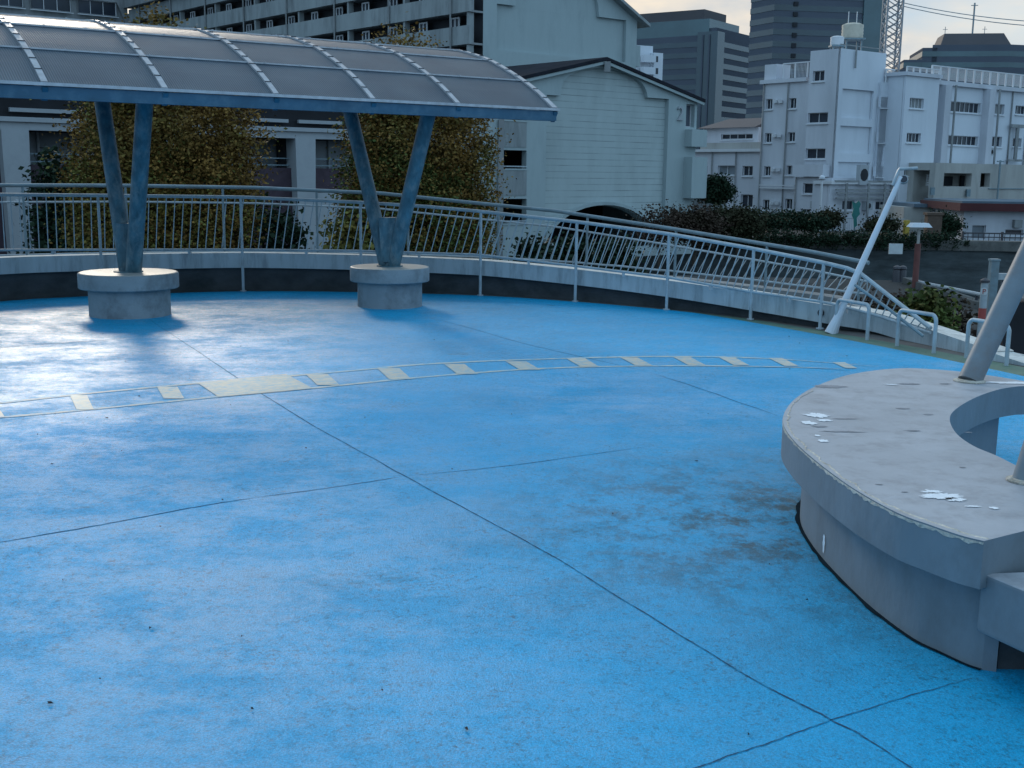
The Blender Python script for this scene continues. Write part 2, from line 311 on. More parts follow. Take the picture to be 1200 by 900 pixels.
# ------------------------------------------------------------------ mesh builder
class MB:
    def __init__(s): s.v = []; s.f = []; s.mi = []; s.uv = {}
    def face(s, pts, mi=0):
        i = len(s.v); s.v += [tuple(p) for p in pts]; s.f.append(tuple(range(i, i + len(pts)))); s.mi.append(mi); return s
    def hexa(s, c, mi=0):   # 8 corners: bottom 4 ccw, top 4
        i = len(s.v); s.v += [tuple(p) for p in c]
        for q in ((0, 3, 2, 1), (4, 5, 6, 7), (0, 1, 5, 4), (1, 2, 6, 5), (2, 3, 7, 6), (3, 0, 4, 7)):
            s.f.append(tuple(i + k for k in q)); s.mi.append(mi)
        return s
    def box(s, c, size, rz=0, mi=0):
        cx, cy, cz = c; a, b, h = [v / 2 for v in size]; co, si = math.cos(rz), math.sin(rz)
        P = lambda x, y, z: (cx + x * co - y * si, cy + x * si + y * co, cz + z)
        return s.hexa([P(-a, -b, -h), P(a, -b, -h), P(a, b, -h), P(-a, b, -h), P(-a, -b, h), P(a, -b, h), P(a, b, h), P(-a, b, h)], mi)
    def bar(s, p, q, wd, ht, mi=0, up=Vector((0, 0, 1))):
        p, q = Vector(p), Vector(q); d = (q - p).normalized(); sd = d.cross(up)
        if sd.length < 1e-4: sd = d.cross(Vector((1, 0, 0)))
        sd.normalize(); u = sd.cross(d).normalized(); sd *= wd / 2; u *= ht / 2
        return s.hexa([p - sd - u, p + sd - u, q + sd - u, q - sd - u, p - sd + u, p + sd + u, q + sd + u, q - sd + u], mi)
    def tube(s, path, r, n=10, caps=True, mi=0):
        path = [Vector(p) for p in path]; k = len(path); rs = r if isinstance(r, (list, tuple)) else [r] * k
        t0 = (path[1] - path[0]).normalized(); a = t0.cross(Vector((0, 0, 1)))
        if a.length < 1e-3: a = t0.cross(Vector((1, 0, 0)))
        a.normalize(); base = len(s.v)
        for j, p in enumerate(path):
            t = (path[min(j + 1, k - 1)] - path[max(j - 1, 0)]).normalized()
            a = (a - t * a.dot(t)).normalized(); b = t.cross(a)
            for q in range(n):
                an = 2 * math.pi * q / n; s.v.append(tuple(p + (a * math.cos(an) + b * math.sin(an)) * rs[j]))
        for j in range(k - 1):
            for q in range(n):
                q2 = (q + 1) % n
                s.f.append((base + j * n + q, base + j * n + q2, base + (j + 1) * n + q2, base + (j + 1) * n + q)); s.mi.append(mi)
        if caps:
            s.f.append(tuple(base + q for q in reversed(range(n)))); s.mi.append(mi)
            s.f.append(tuple(base + (k - 1) * n + q for q in range(n))); s.mi.append(mi)
        return s
    def lathe(s, c, prof, n=48, mi=0, mis=None):
        cx, cy, cz = c; base = len(s.v); k = len(prof)
        for (r, z) in prof:
            for q in range(n):
                an = 2 * math.pi * q / n; s.v.append((cx + r * math.cos(an), cy + r * math.sin(an), cz + z))
        for j in range(k - 1):
            for q in range(n):
                q2 = (q + 1) % n
                s.f.append((base + j * n + q, base + j * n + q2, base + (j + 1) * n + q2, base + (j + 1) * n + q)); s.mi.append(mis[j] if mis else mi)
        s.f.append(tuple(base + (k - 1) * n + q for q in range(n))); s.mi.append(mis[-1] if mis else mi)
        return s
    def poly(s, outer, holes, to3d, mi=0):
        loops = [[Vector((a, b, 0)) for a, b in outer]] + [[Vector((a, b, 0)) for a, b in h] for h in holes]
        tr = tessellate_polygon(loops); flat = [p for l in loops for p in l]; base = len(s.v)
        s.v += [tuple(to3d(p.x, p.y)) for p in flat]
        for t in tr: s.f.append(tuple(base + i for i in t)); s.mi.append(mi)
        return s
    def build(s, name, mats, parent=None, smooth=False, bevel=0):
        me = bpy.data.meshes.new(name); me.from_pydata(s.v, [], s.f)
        if not isinstance(mats, (list, tuple)): mats = [mats]
        for x in mats: me.materials.append(x)
        me.polygons.foreach_set('material_index', s.mi); me.update()
        if s.uv:
            ul = me.uv_layers.new(name='UVMap')
            for p in me.polygons:
                if p.index in s.uv:
                    for li, uvc in zip(p.loop_indices, s.uv[p.index]): ul.data[li].uv = uvc
        if smooth:
            for p in me.polygons: p.use_smooth = True
            try: me.set_sharp_from_angle(angle=R(40))
            except Exception: pass
        o = bpy.data.objects.new(name, me); COL.objects.link(o)
        if parent: o.parent = parent
        if bevel:
            bv = o.modifiers.new('bevel', 'BEVEL'); bv.width = bevel; bv.segments = 2; bv.limit_method = 'ANGLE'
            bm = bmesh.new(); bm.from_mesh(me); bmesh.ops.remove_doubles(bm, verts=bm.verts, dist=1e-4); bm.to_mesh(me); bm.free()
        return o
def tag(o, label=None, cat=None, group=None, kind=None):
    if label: o['label'] = label
    if cat: o['category'] = cat
    if group: o['group'] = group
    if kind: o['kind'] = kind
    return o
def thing(name, label, cat, group=None):
    o = bpy.data.objects.new(name, None); o.empty_display_size = .2; COL.objects.link(o)
    return tag(o, label, cat, group)
def copy_tree(o, parent=None):
    c = o.copy(); COL.objects.link(c); c.parent = parent
    for ch in list(o.children): copy_tree(ch, c)
    return c
def settle(root, loc):
    """put the empty at its base; parts were modelled in world coordinates"""
    loc = Vector(loc); root.location = loc
    for ch in root.children: ch.location = -loc
def struct(o): o['kind'] = 'structure'; return o
def spline(pts, n=8, closed=False):
    P = [Vector(p) for p in pts]; out = []; k = len(P)
    rng = range(k) if closed else range(k - 1)
    for i in rng:
        p0 = P[(i - 1) % k] if closed or i > 0 else P[0] * 2 - P[1]; p1 = P[i]; p2 = P[(i + 1) % k]
        p3 = P[(i + 2) % k] if closed or i + 2 < k else P[-1] * 2 - P[-2]
        for j in range(n):
            t = j / n
            out.append(.5 * ((2 * p1) + (p2 - p0) * t + (2 * p0 - 5 * p1 + 4 * p2 - p3) * t * t + (3 * p1 - p0 - 3 * p2 + p3) * t ** 3))
    if not closed: out.append(P[-1])
    return out
def offset(curve, d):
    out = []
    for i, p in enumerate(curve):
        a = curve[max(i - 1, 0)]; b = curve[min(i + 1, len(curve) - 1)]
        t = Vector((b.x - a.x, b.y - a.y)).normalized(); out.append(Vector((p.x - t.y * d, p.y + t.x * d, p.z)))
    return out
V2 = lambda p: Vector((p.x, p.y, 0))

# ================================================================== SETTING: ground, canal, water
GZ = -2.8
nb = gz(1063, 329, GZ); nb2 = gz(1147, 357, GZ)
NE = [Vector((-500, nb.y + 30, 0)), Vector((nb.x - 40, nb.y + 6, 0)), Vector((nb.x, nb.y, 0)), Vector((nb2.x + .6, nb2.y, 0)), Vector((nb2.x + 1.2, -120, 0))]
fb = gz(1100, 292, GZ)
FE = [Vector((-500, fb.y + 34, 0)), Vector((nb.x - 44, fb.y + 8, 0)), Vector((fb.x - 16, fb.y + 1.2, 0)), Vector((fb.x - 3, fb.y, 0)), Vector((fb.x + 80, fb.y - 6, 0)), Vector((fb.x + 900, fb.y - 60, 0))]
g = MB()
def P3(p, z): return (p.x, p.y, z)
near_poly = [(p.x, p.y) for p in NE] + [(-500, -120)]
g.poly(near_poly, [], lambda x, y: (x, y, GZ))
far_poly = [(p.x, p.y) for p in FE] + [(3000, 3000), (-3000, 3000), (-3000, FE[0].y)]
g.poly(far_poly, [], lambda x, y: (x, y, GZ))
bed = [(p.x, p.y) for p in FE] + [(950, -120)] + [(p.x, p.y) for p in reversed(NE)]
g.poly(bed, [], lambda x, y: (x, y, GZ - 3.2))
struct(g.build('ground', M['ground']))
wt = MB(); wt.poly(bed, [], lambda x, y: (x, y, GZ - 2.5)); struct(wt.build('water', M['water']))
eb = MB()
for a, b in zip(FE[1:], FE[2:]): eb.face([P3(a, GZ - 3.2), P3(b, GZ - 3.2), P3(b, GZ - .05), P3(a, GZ - .05)])
ebo = eb.build('canal_wall', M['canal']); tag(ebo, 'dark stone canal embankment on the far bank below the white buildings', 'wall')
cp = MB()
for a, b in zip(FE[1:4], FE[2:]): cp.bar((a.x, a.y + .3, GZ + .25), (b.x, b.y + .3, GZ + .25), .9, .6)
o = cp.build('coping', M['coping'], ebo)
eb2 = MB()
for a, b in zip(NE, NE[1:]): eb2.face([P3(a, GZ - 3.2), P3(b, GZ - 3.2), P3(b, GZ - .02), P3(a, GZ - .02)])
tag(eb2.build('canal_wall', M['canal']), 'near bank canal wall below the walkway with the red lamp post', 'wall')

# ================================================================== DECK
base_px = [(0,354),(60,350),(150,346),(285,342),(420,343),(561,347),(677,354.5),(783,364)]
left_ext = [Vector((-9.5, -4, 0)), Vector((-10.2, 2, 0)), Vector((-9.6, 7, 0)), Vector((-7.9, 11, 0))]
edge = spline(left_ext + [gz(*b) for b in base_px] + [gz(*b) for b in [(840,371.5),(960,393),(1060,412.5),(1200,442)]] + [Vector((5.2, 6, 0)), Vector((6.0, 1, 0)), Vector((6, -4, 0))], 8)
wall = spline(left_ext + [gz(*b) for b in base_px] + [gz(880,375.5), gz(966,387), gz(1020,393), gz(1130,416), gz(1200,431), Vector((6.2, 7, 0))], 8)
outer_pts = left_ext[:2] + [Vector((-9.9,7,0)), Vector((-8.2, 11.3, 0))]
fl = MB()
apron = [(p.x, p.y) for p in offset(wall, .3)] + [(9, 4), (9, -4)]
fl.poly(apron, [], lambda x, y: (x, y, 0)); 
for a, b in zip(apron, apron[1:]): fl.face([(a[0], a[1], GZ - .1), (b[0], b[1], GZ - .1), (b[0], b[1], 0), (a[0], a[1], 0)])
struct(fl.build('deck_slab', M['pave']))
gr = MB(); gpoly = [(p.x, p.y) for p in offset(edge, -.35)]
gi = [gz(*b) for b in [(800,366),(840,370.5),(880,378),(960,392),(1060,411),(1200,440)]]
go = [gz(*b) for b in [(800,365),(840,369.5),(880,374.5),(966,388.5),(1050,403),(1130,418),(1200,431)]]
gi = spline([V2(p) for p in gi] + [Vector((5.2, 6.1, 0))], 6); go = spline([V2(p) for p in go] + [Vector((5.6, 6.3, 0))], 6)
k = min(len(gi), len(go))
ring = [(p.x, p.y) for p in go] + [(p.x, p.y) for p in reversed(offset(gi, -.1))]
gr.poly(ring, [], lambda x, y: (x, y, .004)); struct(gr.build('green_strip', M['green']))
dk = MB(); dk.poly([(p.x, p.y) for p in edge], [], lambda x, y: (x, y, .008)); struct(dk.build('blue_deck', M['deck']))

def ribbon(pts, wd, z, mb, taper=False):
    pts = [V2(p) for p in pts]; L = offset(pts, wd / 2); Rr = offset(pts, -wd / 2); n_ = len(pts) - 1
    for i in range(len(pts)):
        k_ = min(1, .1 + 6 * min(i, n_ - i) / n_) * (1 + .35 * mnoise.noise(pts[i] * 4)); L[i] = pts[i].lerp(L[i], k_); Rr[i] = pts[i].lerp(Rr[i], k_)
    for i in range(len(pts) - 1):
        mb.face([(Rr[i].x, Rr[i].y, z), (Rr[i+1].x, Rr[i+1].y, z), (L[i+1].x, L[i+1].y, z), (L[i].x, L[i].y, z)])
# expansion joints
def wob(pts, amp=.006):
    q = []
    for i, p in enumerate(pts):
        q.append(Vector((p.x + (mnoise.noise(p * 3)) * amp * 2 + random.uniform(-amp, amp) * .5, p.y + random.uniform(-amp, amp) * .5, 0)))
    return q
def seg(a, b, n=30): a, b = V2(a), V2(b); return [a.lerp(b, i / n) for i in range(n + 1)]
j = MB()
JZ = .0095
j1 = spline([V2(gz(*b)) for b in [(160,365),(245,422),(345,487),(475,560),(640,650),(850,780),(970,845),(1052,893)]] + [V2(gz(1052,893)) + Vector((.5, -1.2, 0))], 12)
ribbon(wob(j1, .004), .0065, JZ, j)
for pts, wd in [([(-60,648),(120,617),(230,596),(300,585)], .009), ([(300,585),(390,573),(475,560)], .007), ([(475,560),(600,547),(765,524)], .006),
            ([(500,372),(560,388),(620,405),(760,437)], .008), ([(760,437),(830,460),(915,490)], .008), ([(700,950),(835,896),(905,872),(970,848),(1069,818),(1140,797)], .005),
            ([(-40,412),(60,404),(150,398)], .008), ([(840,433),(930,432),(1000,436)], .01)]:
    ribbon(wob(spline([V2(gz(*b)) for b in pts], 10)), wd * .9, JZ, j)
struct(j.build('deck_joints', M['joint']))
# painted lane markings: two faded lines with cream blocks between
ln = MB()
lo = spline([V2(gz(*b)) for b in [(-60,497),(0,491),(100,482),(240,468),(360,457),(500,443),(640,433),(780,430),(900,431),(1005,434)]], 8)
up = spline([V2(gz(*b)) for b in [(-60,479),(0,474),(100,463),(240,450),(400,437),(500,428),(640,422),(780,419),(900,421.5),(1030,431)]], 8)
ribbon(lo, .05, .0105, ln); ribbon(up, .055, .0105, ln)
struct(ln.build('lane_lines', M['line']))
bl = MB()
def quad(px4): bl.face([P3(gz(*p), .012) for p in px4])
quad([(231,450),(335,440),(367,457),(256,467)])
for cx, cyu, cyl, sh, hw in [(96,465,482,8,10),(200,455,469,8,12),(378,440,453,14,13),(462,433,446,14,13),(540,428,440,16,12),(613,425,435,17,12),(683,421.5,431.5,17,11),(746,420.5,430,18,10),(808,420,429.5,18,10),(860,420,429.5,18,9),(918,421,430.5,19,8),(990,426,433,15,7)]:
    quad([(cx - hw - sh/2, cyu), (cx + hw - sh/2, cyu), (cx + hw + sh/2, cyl), (cx - hw + sh/2, cyl)])
quad([(-14,475),(-5,475),(6,491),(-8,491)])
struct(bl.build('lane_blocks', M['stripe']))
# specks of leaf litter
lf = MB()
for _ in range(60):
    x, y = random.uniform(0, 1150), random.choice([random.uniform(380, 560), random.uniform(440, 880)])
    p = gz(x, y); a = random.uniform(0, 6.28); r_ = random.uniform(.003, .009)
    pts = [(p.x + math.cos(a + t) * r_ * k2, p.y + math.sin(a + t) * r_ * k2, .013 + zz) for t, k2, zz in [(0,1.5,.003),(1.2,.7,0),(2.6,.9,.006),(3.6,1.3,0),(5,.6,.004)]]
    if p.x < 1.1 or p.y > 7: lf.face(pts)
tag(lf.build('leaf_litter', mat('dead_leaf', (.03, .03, .03), .8, .4, 9)), 'dark specks of leaf litter scattered on the blue deck', 'litter', kind='stuff')

# ================================================================== RAMP with kerb, curved wall
def wz(i, p):
    x = pxl((p.x, p.y, 0))[0] if p.y > 6 else (-200 if p.x < 0 else 1300)
    return interp(x, [(0,.50),(285,.49),(420,.475),(561,.445),(677,.39),(783,.335),(880,.285),(966,.25),(1022,.215),(1137,.09),(1200,.02),(1260,-.03)])
ws = [p for p in wall]; wtop = [wz(i, p) for i, p in enumerate(ws)]
ramp = thing('access_ramp', 'curved concrete access ramp with streaked white kerb round the back of the blue deck', 'ramp')
kin = offset(ws, .07); kout = offset(ws, .30); rin = offset(ws, .18); rout = offset(ws, 2.25); rout2 = offset(ws, 2.0)
for i, p in enumerate(ws):      # the ramp narrows towards its foot
    if p.y > 6 and p.x > 2.4:
        k_ = max(0.12, 1 - (p.x - 2.4) / 1.5); rout[i] = p.lerp(rout[i], k_); rout2[i] = rout[i].lerp(p, .1)
kb = MB(); sb = MB(); wb = MB(); rb = MB(); ob = MB()
for i in range(len(ws) - 1):
    z0, z1 = wtop[i], wtop[i+1]
    if z0 < .0: continue
    b0, b1 = max(z0 - .19, .002), max(z1 - .19, .002)
    a, b, c, d = kin[i], kin[i+1], kout[i+1], kout[i]
    kb.face([P3(a, b0), P3(b, b1), P3(b, z1), P3(a, z0)]); kb.face([P3(a, b0), P3(d, b0), P3(c, b1), P3(b, b1)])
    kb.face([P3(a, z0), P3(b, z1), P3(c, z1), P3(d, z0)], 1); kb.face([P3(d, z0), P3(c, z1), P3(c, z1 - .32), P3(d, z0 - .32)])
    if b0 > .01: wb.face([P3(rin[i], 0), P3(rin[i+1], 0), P3(rin[i+1], b1 + .01), P3(rin[i], b0 + .01)])
    e, f = rout[i+1], rout[i]
    rb.face([P3(d, z0 - .30), P3(c, z1 - .30), P3(e, z1 - .30), P3(f, z0 - .30)])
    ob.hexa([P3(f, GZ), P3(rout2[i], GZ), P3(rout2[i+1], GZ), P3(e, GZ), P3(f, z0 - .20), P3(rout2[i], z0 - .20), P3(rout2[i+1], z1 - .20), P3(e, z1 - .20)])
kb.build('kerb', [M['kerb'], M['kerbtop']], ramp); wb.build('base_wall', M['wall_dark'], ramp); rb.build('ramp_surface', M['ramp'], ramp)
ob.build('outer_wall', M['conc'], ramp)
dp = gz(949, 381); dpz = z_at(dp.x, dp.y, [(0,0),(1200,0)])
q = gz(948, 363, .2); dr = MB(); dr.lathe((0,0,0), [(.0,0),(.035,0),(.035,.02),(.02,.02),(.02,0.005)], 16)
dro = dr.build('drain_cap', M['bolt'], ramp); nn = min(range(len(kin)), key=lambda i: (kin[i] - Vector((q.x, q.y, 0))).length)
dro.location = (kin[nn].x, kin[nn].y, wtop[nn] - .09); tdir = (kin[nn+1] - kin[nn]).normalized(); dro.rotation_euler = (Vector((tdir.y, -tdir.x, 0))).to_track_quat('Z', 'Y').to_euler()

# ---- inner railing
top_line = [(-200,228),(0,228),(118,229),(285,231),(420,237),(500,242),(561,247.5),(677,260),(783,274),(880,291),(966,308),(1004,317),(1100,392),(1200,440)]
bot_line = [(-200,293),(0,293),(285,292.5),(420,294),(561,298.5),(677,312),(783,325),(880,342),(966,354),(1022,368),(1100,393),(1200,440)]
def at_px(curve, x):
    best = min((i for i in range(len(curve)) if curve[i].y > 6), key=lambda i: abs(pxl((curve[i].x, curve[i].y, 0))[0] - x)); return best
def resample(curve, step):
    out = [curve[0]]; acc = 0
    for a, b in zip(curve, curve[1:]):
        L = (b - a).length; t = step - acc
        while t <= L: out.append(a.lerp(b, t / L)); t += step
        acc = (acc + L) % step
    return out
i0 = next(i for i, p in enumerate(ws) if p.x < -8.0 and p.y > 9)
path = [p for p in ws[i0:]]; path = [p for p in offset(path, -.015)]
fine = resample(path, .05)
fine = [p for p in fine if p.y > 10.3 or p.x < 0]
def zt(p): return z_at(p.x, p.y, top_line)
def zb(p): return z_at(p.x, p.y, bot_line)
inner = thing('ramp_railing', 'pale steel railing with leaning balusters along the inner edge of the curved ramp', 'railing')
def railbar(pts, zs, r, name, par, m_, n=8):
    MB().tube([Vector((p.x, p.y, z)) for p, z in zip(pts, zs)], r, n).build(name, m_, par, smooth=True)
fx = [pxl((p.x, p.y, .5))[0] for p in fine]
endi = max(i for i, x in enumerate(fx) if x <= 1098)
main = fine[:endi + 1]
railbar(main[::3] + [main[-1]], [zt(p) for p in main[::3]] + [zt(main[-1])], .021, 'top_rail', inner, M['rail'])
railbar(main[::3] + [main[-1]], [zb(p) for p in main[::3]] + [zb(main[-1])], .015, 'bottom_rail', inner, M['rail'])
postx = [-160, -30, 118, 285, 425, 561, 677, 783, 880, 966]
leanf = [(0,0.0),(118,.02),(285,.09),(420,.13),(561,.17),(783,.19),(966,.16),(1100,.06)]
for a, b in zip(postx, postx[1:] + [1096]):
    seg_ = [(i, p) for i, p in enumerate(main) if a <= fx[i] < b]
    mb = MB(); 
    for i, p in seg_[1::2]:
        ln_ = interp(fx[i], leanf); t = (main[min(i+1, len(main)-1)] - main[max(i-1, 0)]).normalized()
        q = p + t * ln_
        z0 = zb(p); z1 = zt(q)
        if z1 - z0 < .04: continue
        mb.tube([(p.x, p.y, z0), (q.x, q.y, z1)], .0065, 5, caps=False)
    if mb.f: mb.build('baluster_panel', M['rail'], inner, smooth=True)
for x in postx:
    i = min(range(len(main)), key=lambda k: abs(fx[k] - x)); p = main[i]
    mb = MB().tube([(p.x, p.y, 0), (p.x, p.y, zt(p))], .018, 8); mb.lathe((p.x, p.y, .009), [(.04, 0), (.04, .012), (.02, .014)], 12)
    mb.build('post', M['rail'], inner, smooth=True)
# short brackets from bottom rail to the kerb
br = MB()
for x in (60, 220, 360, 490, 620, 730, 835, 925, 1000):
    i = min(range(len(main)), key=lambda k: abs(fx[k] - x)); p = main[i]; z = zb(p)
    br.box((p.x + .0, p.y + .02, z - .03), (.03, .07, .05))
br.build('bracket', M['rail'], inner)
# thin lower handrail at ramp foot
MB().tube([gy(1002, 334, 11.05), gy(1040, 361, 10.75), gy(1082, 394, 10.45)], .014, 6).build('lower_handrail', M['hand'], inner, smooth=True)
settle(inner, (main[0].x, main[0].y, 0)); 
# ---- outer railing
outer = thing('ramp_railing', 'taller grey-blue handrail and balusters along the far outer edge of the curved ramp', 'railing')
oc = offset([p for p in ws[i0:]], 2.08); of = [p for p in resample(oc, .055)]
ox = [pxl((p.x, p.y, .8))[0] if p.y > 6 else 9999 for p in of]
of = [(p, x) for p, x in zip(of, ox) if x < 1022]
oline = [(-300,217),(0,217),(150,217.5),(300,220),(446,226.5),(548,237),(650,247),(787,268),(950,295),(1022,309)]
railbar([p for p, x in of][::3], [z_at(p.x, p.y, oline) for p, x in of][::3], .026, 'top_rail', outer, M['hand'])
def rz_(p):
    i = min(range(len(rout2)), key=lambda k: (rout2[k] - p).length_squared); return wtop[i]
low = [max(rz_(p) - .12, 0) for p, x in of]
railbar([p for p, x in of][::3], low[::3], .014, 'bottom_rail', outer, M['rail'])
midz = [z_at(p.x, p.y, oline) - .22 for p, x in of]
railbar([p for p, x in of][::3], midz[::3], .014, 'middle_rail', outer, M['rail'])
mb = MB(); cnt = 0
bays = {}
for k_, (p, x) in enumerate(of):
    if k_ % 2 or x < 560: continue
    bays.setdefault(k_ // 24, MB())
    q = of[min(k_ + 3, len(of) - 1)][0]
    bays[k_ // 24].tube([(p.x, p.y, low[k_]), (q.x, q.y, midz[min(k_ + 3, len(of) - 1)])], .0065, 5, caps=False)
for mb in bays.values(): mb.build('baluster_panel', M['rail'], outer, smooth=True)
for k_ in range(10, len(of), 24):
    p, x = of[k_]; MB().tube([(p.x, p.y, low[k_] - .2), (p.x, p.y, z_at(p.x, p.y, oline))], .018, 8).build('post', M['hand'], outer, smooth=True)

# ================================================================== CANOPY
ZE = 2.25
ribs_px = [(52,98),(197,104.5),(329,111),(446,116.5),(553.6,121),(650,128)]
E0, E1 = gz(*ribs_px[0], ZE), gz(*ribs_px[-1], ZE)
eu = (E1 - E0).normalized(); en = Vector((-eu.y, eu.x, 0)); L = (E1 - E0).length
ts = [0, .197, .397, .60, .80, 1.0]
# ribs as measured along the eave
sr = []
for r_ in ribs_px: sr.append((gz(*r_, ZE) - E0).dot(eu))
stp = sr[1] - sr[0]
sr = [sr[0] - 3 * stp, sr[0] - 2 * stp, sr[0] - stp] + sr
sc_ = (ZE - 1.55) / .75
prof = [(0, 0), (.34, .20), (.68, .365), (1.05, .52), (1.45, .665), (1.85, .77), (2.2, .84), (2.6, .885), (3.0, .90), (3.3, .89), (3.6, .86)]
prof = [(a * sc_, h * sc_) for a, h in prof]
fine_p = [Vector((a, h, 0)) for a, h in prof]; fine_p = spline(fine_p, 4)
def CP(s, a, h): return E0 + eu * s + en * a + Vector((0, 0, h))
canopy = thing('walkway_canopy', 'curved translucent-panelled shelter roof on V-shaped blue columns', 'canopy')
rows = [0, .68 * sc_, 1.45 * sc_, 2.2 * sc_, 3.0 * sc_, 3.6 * sc_]
def h_of(a): return interp(a, [(p.x, p.y) for p in fine_p])
for i in range(len(sr) - 1):
    for rj in range(len(rows) - 1):
        a0, a1 = rows[rj] + .008, rows[rj+1] - .008; s0, s1 = sr[i] + .02, sr[i+1] - .02
        mb = MB(); n = 4
        for k_ in range(n):
            aa, ab = a0 + (a1 - a0) * k_ / n, a0 + (a1 - a0) * (k_ + 1) / n
            ua, ub = aa * 1.0, ab * 1.0
            mb.uv[len(mb.f)] = [(s0, ua), (s1, ua), (s1, ub), (s0, ub)]
            mb.face([CP(s0, aa, h_of(aa)), CP(s1, aa, h_of(aa)), CP(s1, ab, h_of(ab)), CP(s0, ab, h_of(ab))])
            mb.face([CP(s0, ab, h_of(ab) - .012), CP(s1, ab, h_of(ab) - .012), CP(s1, aa, h_of(aa) - .012), CP(s0, aa, h_of(aa) - .012)])
        mb.build('roof_panel', M['panel'], canopy)
for i, s_ in enumerate(sr):
    mb = MB(); pts = [CP(s_, p.x, p.y + .012) for p in fine_p]
    for a, b in zip(pts, pts[1:]): mb.bar(a, b, .055 if i < len(sr) - 1 else .07, .02, up=en.cross(eu) if False else Vector((0,0,1)))
    rib = mb.build('roof_rib', M['alu'], canopy)
    bb = MB()
    for k_ in range(1, 14):
        a = k_ * .19
        if a < 2.6: c = CP(s_, a, h_of(a) + .026); bb.bar(c - eu * .03, c + eu * .03, .012, .008)
    bb.build('rib_bolt', M['bolt'], rib)
    ib = MB(); pts = [CP(s_, p.x, p.y - .09) for p in fine_p]      # steel rib beneath
    for a, b in zip(pts, pts[1:]): ib.bar(a, b, .05, .12)
    ib.build('under_rib', M['fascia_blue'], canopy)
for a in rows[1:-1]:
    mb = MB(); mb.bar(CP(sr[0], a, h_of(a) + .010), CP(sr[-1], a, h_of(a) + .010), .028, .014); s_ = sr[0]
    while s_ < sr[-1]: mb.bar(CP(s_, a - .022, h_of(a) + .016), CP(s_, a + .022, h_of(a) + .016), .014, .014); s_ += .39
    mb.build('purlin_strip', M['alu'], canopy)
mb = MB(); mb.bar(CP(sr[0] - .05, -.01, -.004), CP(sr[-1] + .05, -.01, -.004), .05, .028); mb.build('eave_trim', M['alu'], canopy)
mb = MB(); mb.bar(CP(sr[0] - .05, .015, -.075), CP(sr[-1] + .02, .015, -.075), .05, .105); mb.bar(CP(sr[0], .03, -.125), CP(sr[-1] - .03, .03, -.125), .09, .012)
mb.build('front_fascia', M['fascia_blue'], canopy)
mb = MB(); mb.bar(CP(sr[0], rows[-1], h_of(rows[-1]) - .05), CP(sr[-1], rows[-1], h_of(rows[-1]) - .05), .05, .11); mb.build('rear_fascia', M['fascia_blue'], canopy)
mb = MB(); pts = [CP(sr[-1] + .03, p.x, p.y - .03) for p in fine_p]
for a, b in zip(pts, pts[1:]): mb.bar(a, b, .035, .07)
mb.build('end_trim', M['alu'], canopy)

VB = [(V2(gz(153, 369.5)), .415, .51, [((148,312),(119.5,117),.06,.55), ((157,312),(169.5,120),-.06,-.5)]),
      (V2(gz(457, 359)), .37, .455, [((450,300),(410,130),.06,.55), ((463,300),(502,134),-.06,-.35)])]
seat_labels = ['round concrete seat with sunlit worn top under the left V column', 'round concrete seat with black-stained base under the right V column']
col_parts = []
for (c, rp, rs, legs), lab in zip(VB, seat_labels):
    st = thing('round_seat', lab, 'seat', 'round concrete seats at the canopy columns')
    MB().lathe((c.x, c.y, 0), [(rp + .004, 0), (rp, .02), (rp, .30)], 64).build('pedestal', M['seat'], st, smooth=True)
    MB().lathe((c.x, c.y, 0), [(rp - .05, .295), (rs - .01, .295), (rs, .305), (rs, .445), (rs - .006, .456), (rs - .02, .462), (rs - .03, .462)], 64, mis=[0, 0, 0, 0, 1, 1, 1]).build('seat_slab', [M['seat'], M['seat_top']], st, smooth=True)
    settle(st, (c.x, c.y, 0))
    for (bp_, tp_, db, dt) in legs:
        b = gy(bp_[0], bp_[1], c.y + db); b2 = gy(tp_[0], tp_[1], c.y + dt)
        d = (b2 - b); bot = b + d * ((.455 - b.z) / d.z)
        top = b2
        for _ in range(60):
            nx = top + d.normalized() * .02; a = (nx - E0).dot(en)
            if nx.z > ZE + h_of(max(a, 0)) - .06 or nx.z > 3: break
            top = nx
        MB().tube([bot, bot.lerp(top, .5), top], .083, 24).build('column_leg', M['steel_blue'], canopy, smooth=True)
    # gusset plate between the legs
c, rp, rs, legs = VB[1]
g1, g2, g3, g4 = gy(447, 307, c.y - .12), gy(468, 307, c.y - .12), gy(463, 255, c.y - .10), gy(443.5, 255, c.y - .10)
mb = MB(); bk = Vector((0, .16, 0)); mb.hexa([g1, g2, g2 + bk, g1 + bk, g4, g3, g3 + bk, g4 + bk]); mb.build('gusset', M['steel_blue'], canopy)
c = VB[0][0]; mb = MB(); g1, g2, g3, g4 = gy(139, 312, c.y - .03), gy(160, 312, c.y - .03), gy(156, 262, c.y), gy(135, 262, c.y)
mb.hexa([g1, g2, g2 + bk, g1 + bk, g4, g3, g3 + bk, g4 + bk]); mb.build('gusset', M['steel_blue'], canopy)
for c, rp, rs, legs in VB:
    MB().lathe((c.x, c.y, .462), [(.15, 0), (.15, .012), (.10, .014)], 32).build('column_base', M['steel_blue'], canopy)
settle(canopy, (VB[0][0].x, VB[0][0].y, .46))

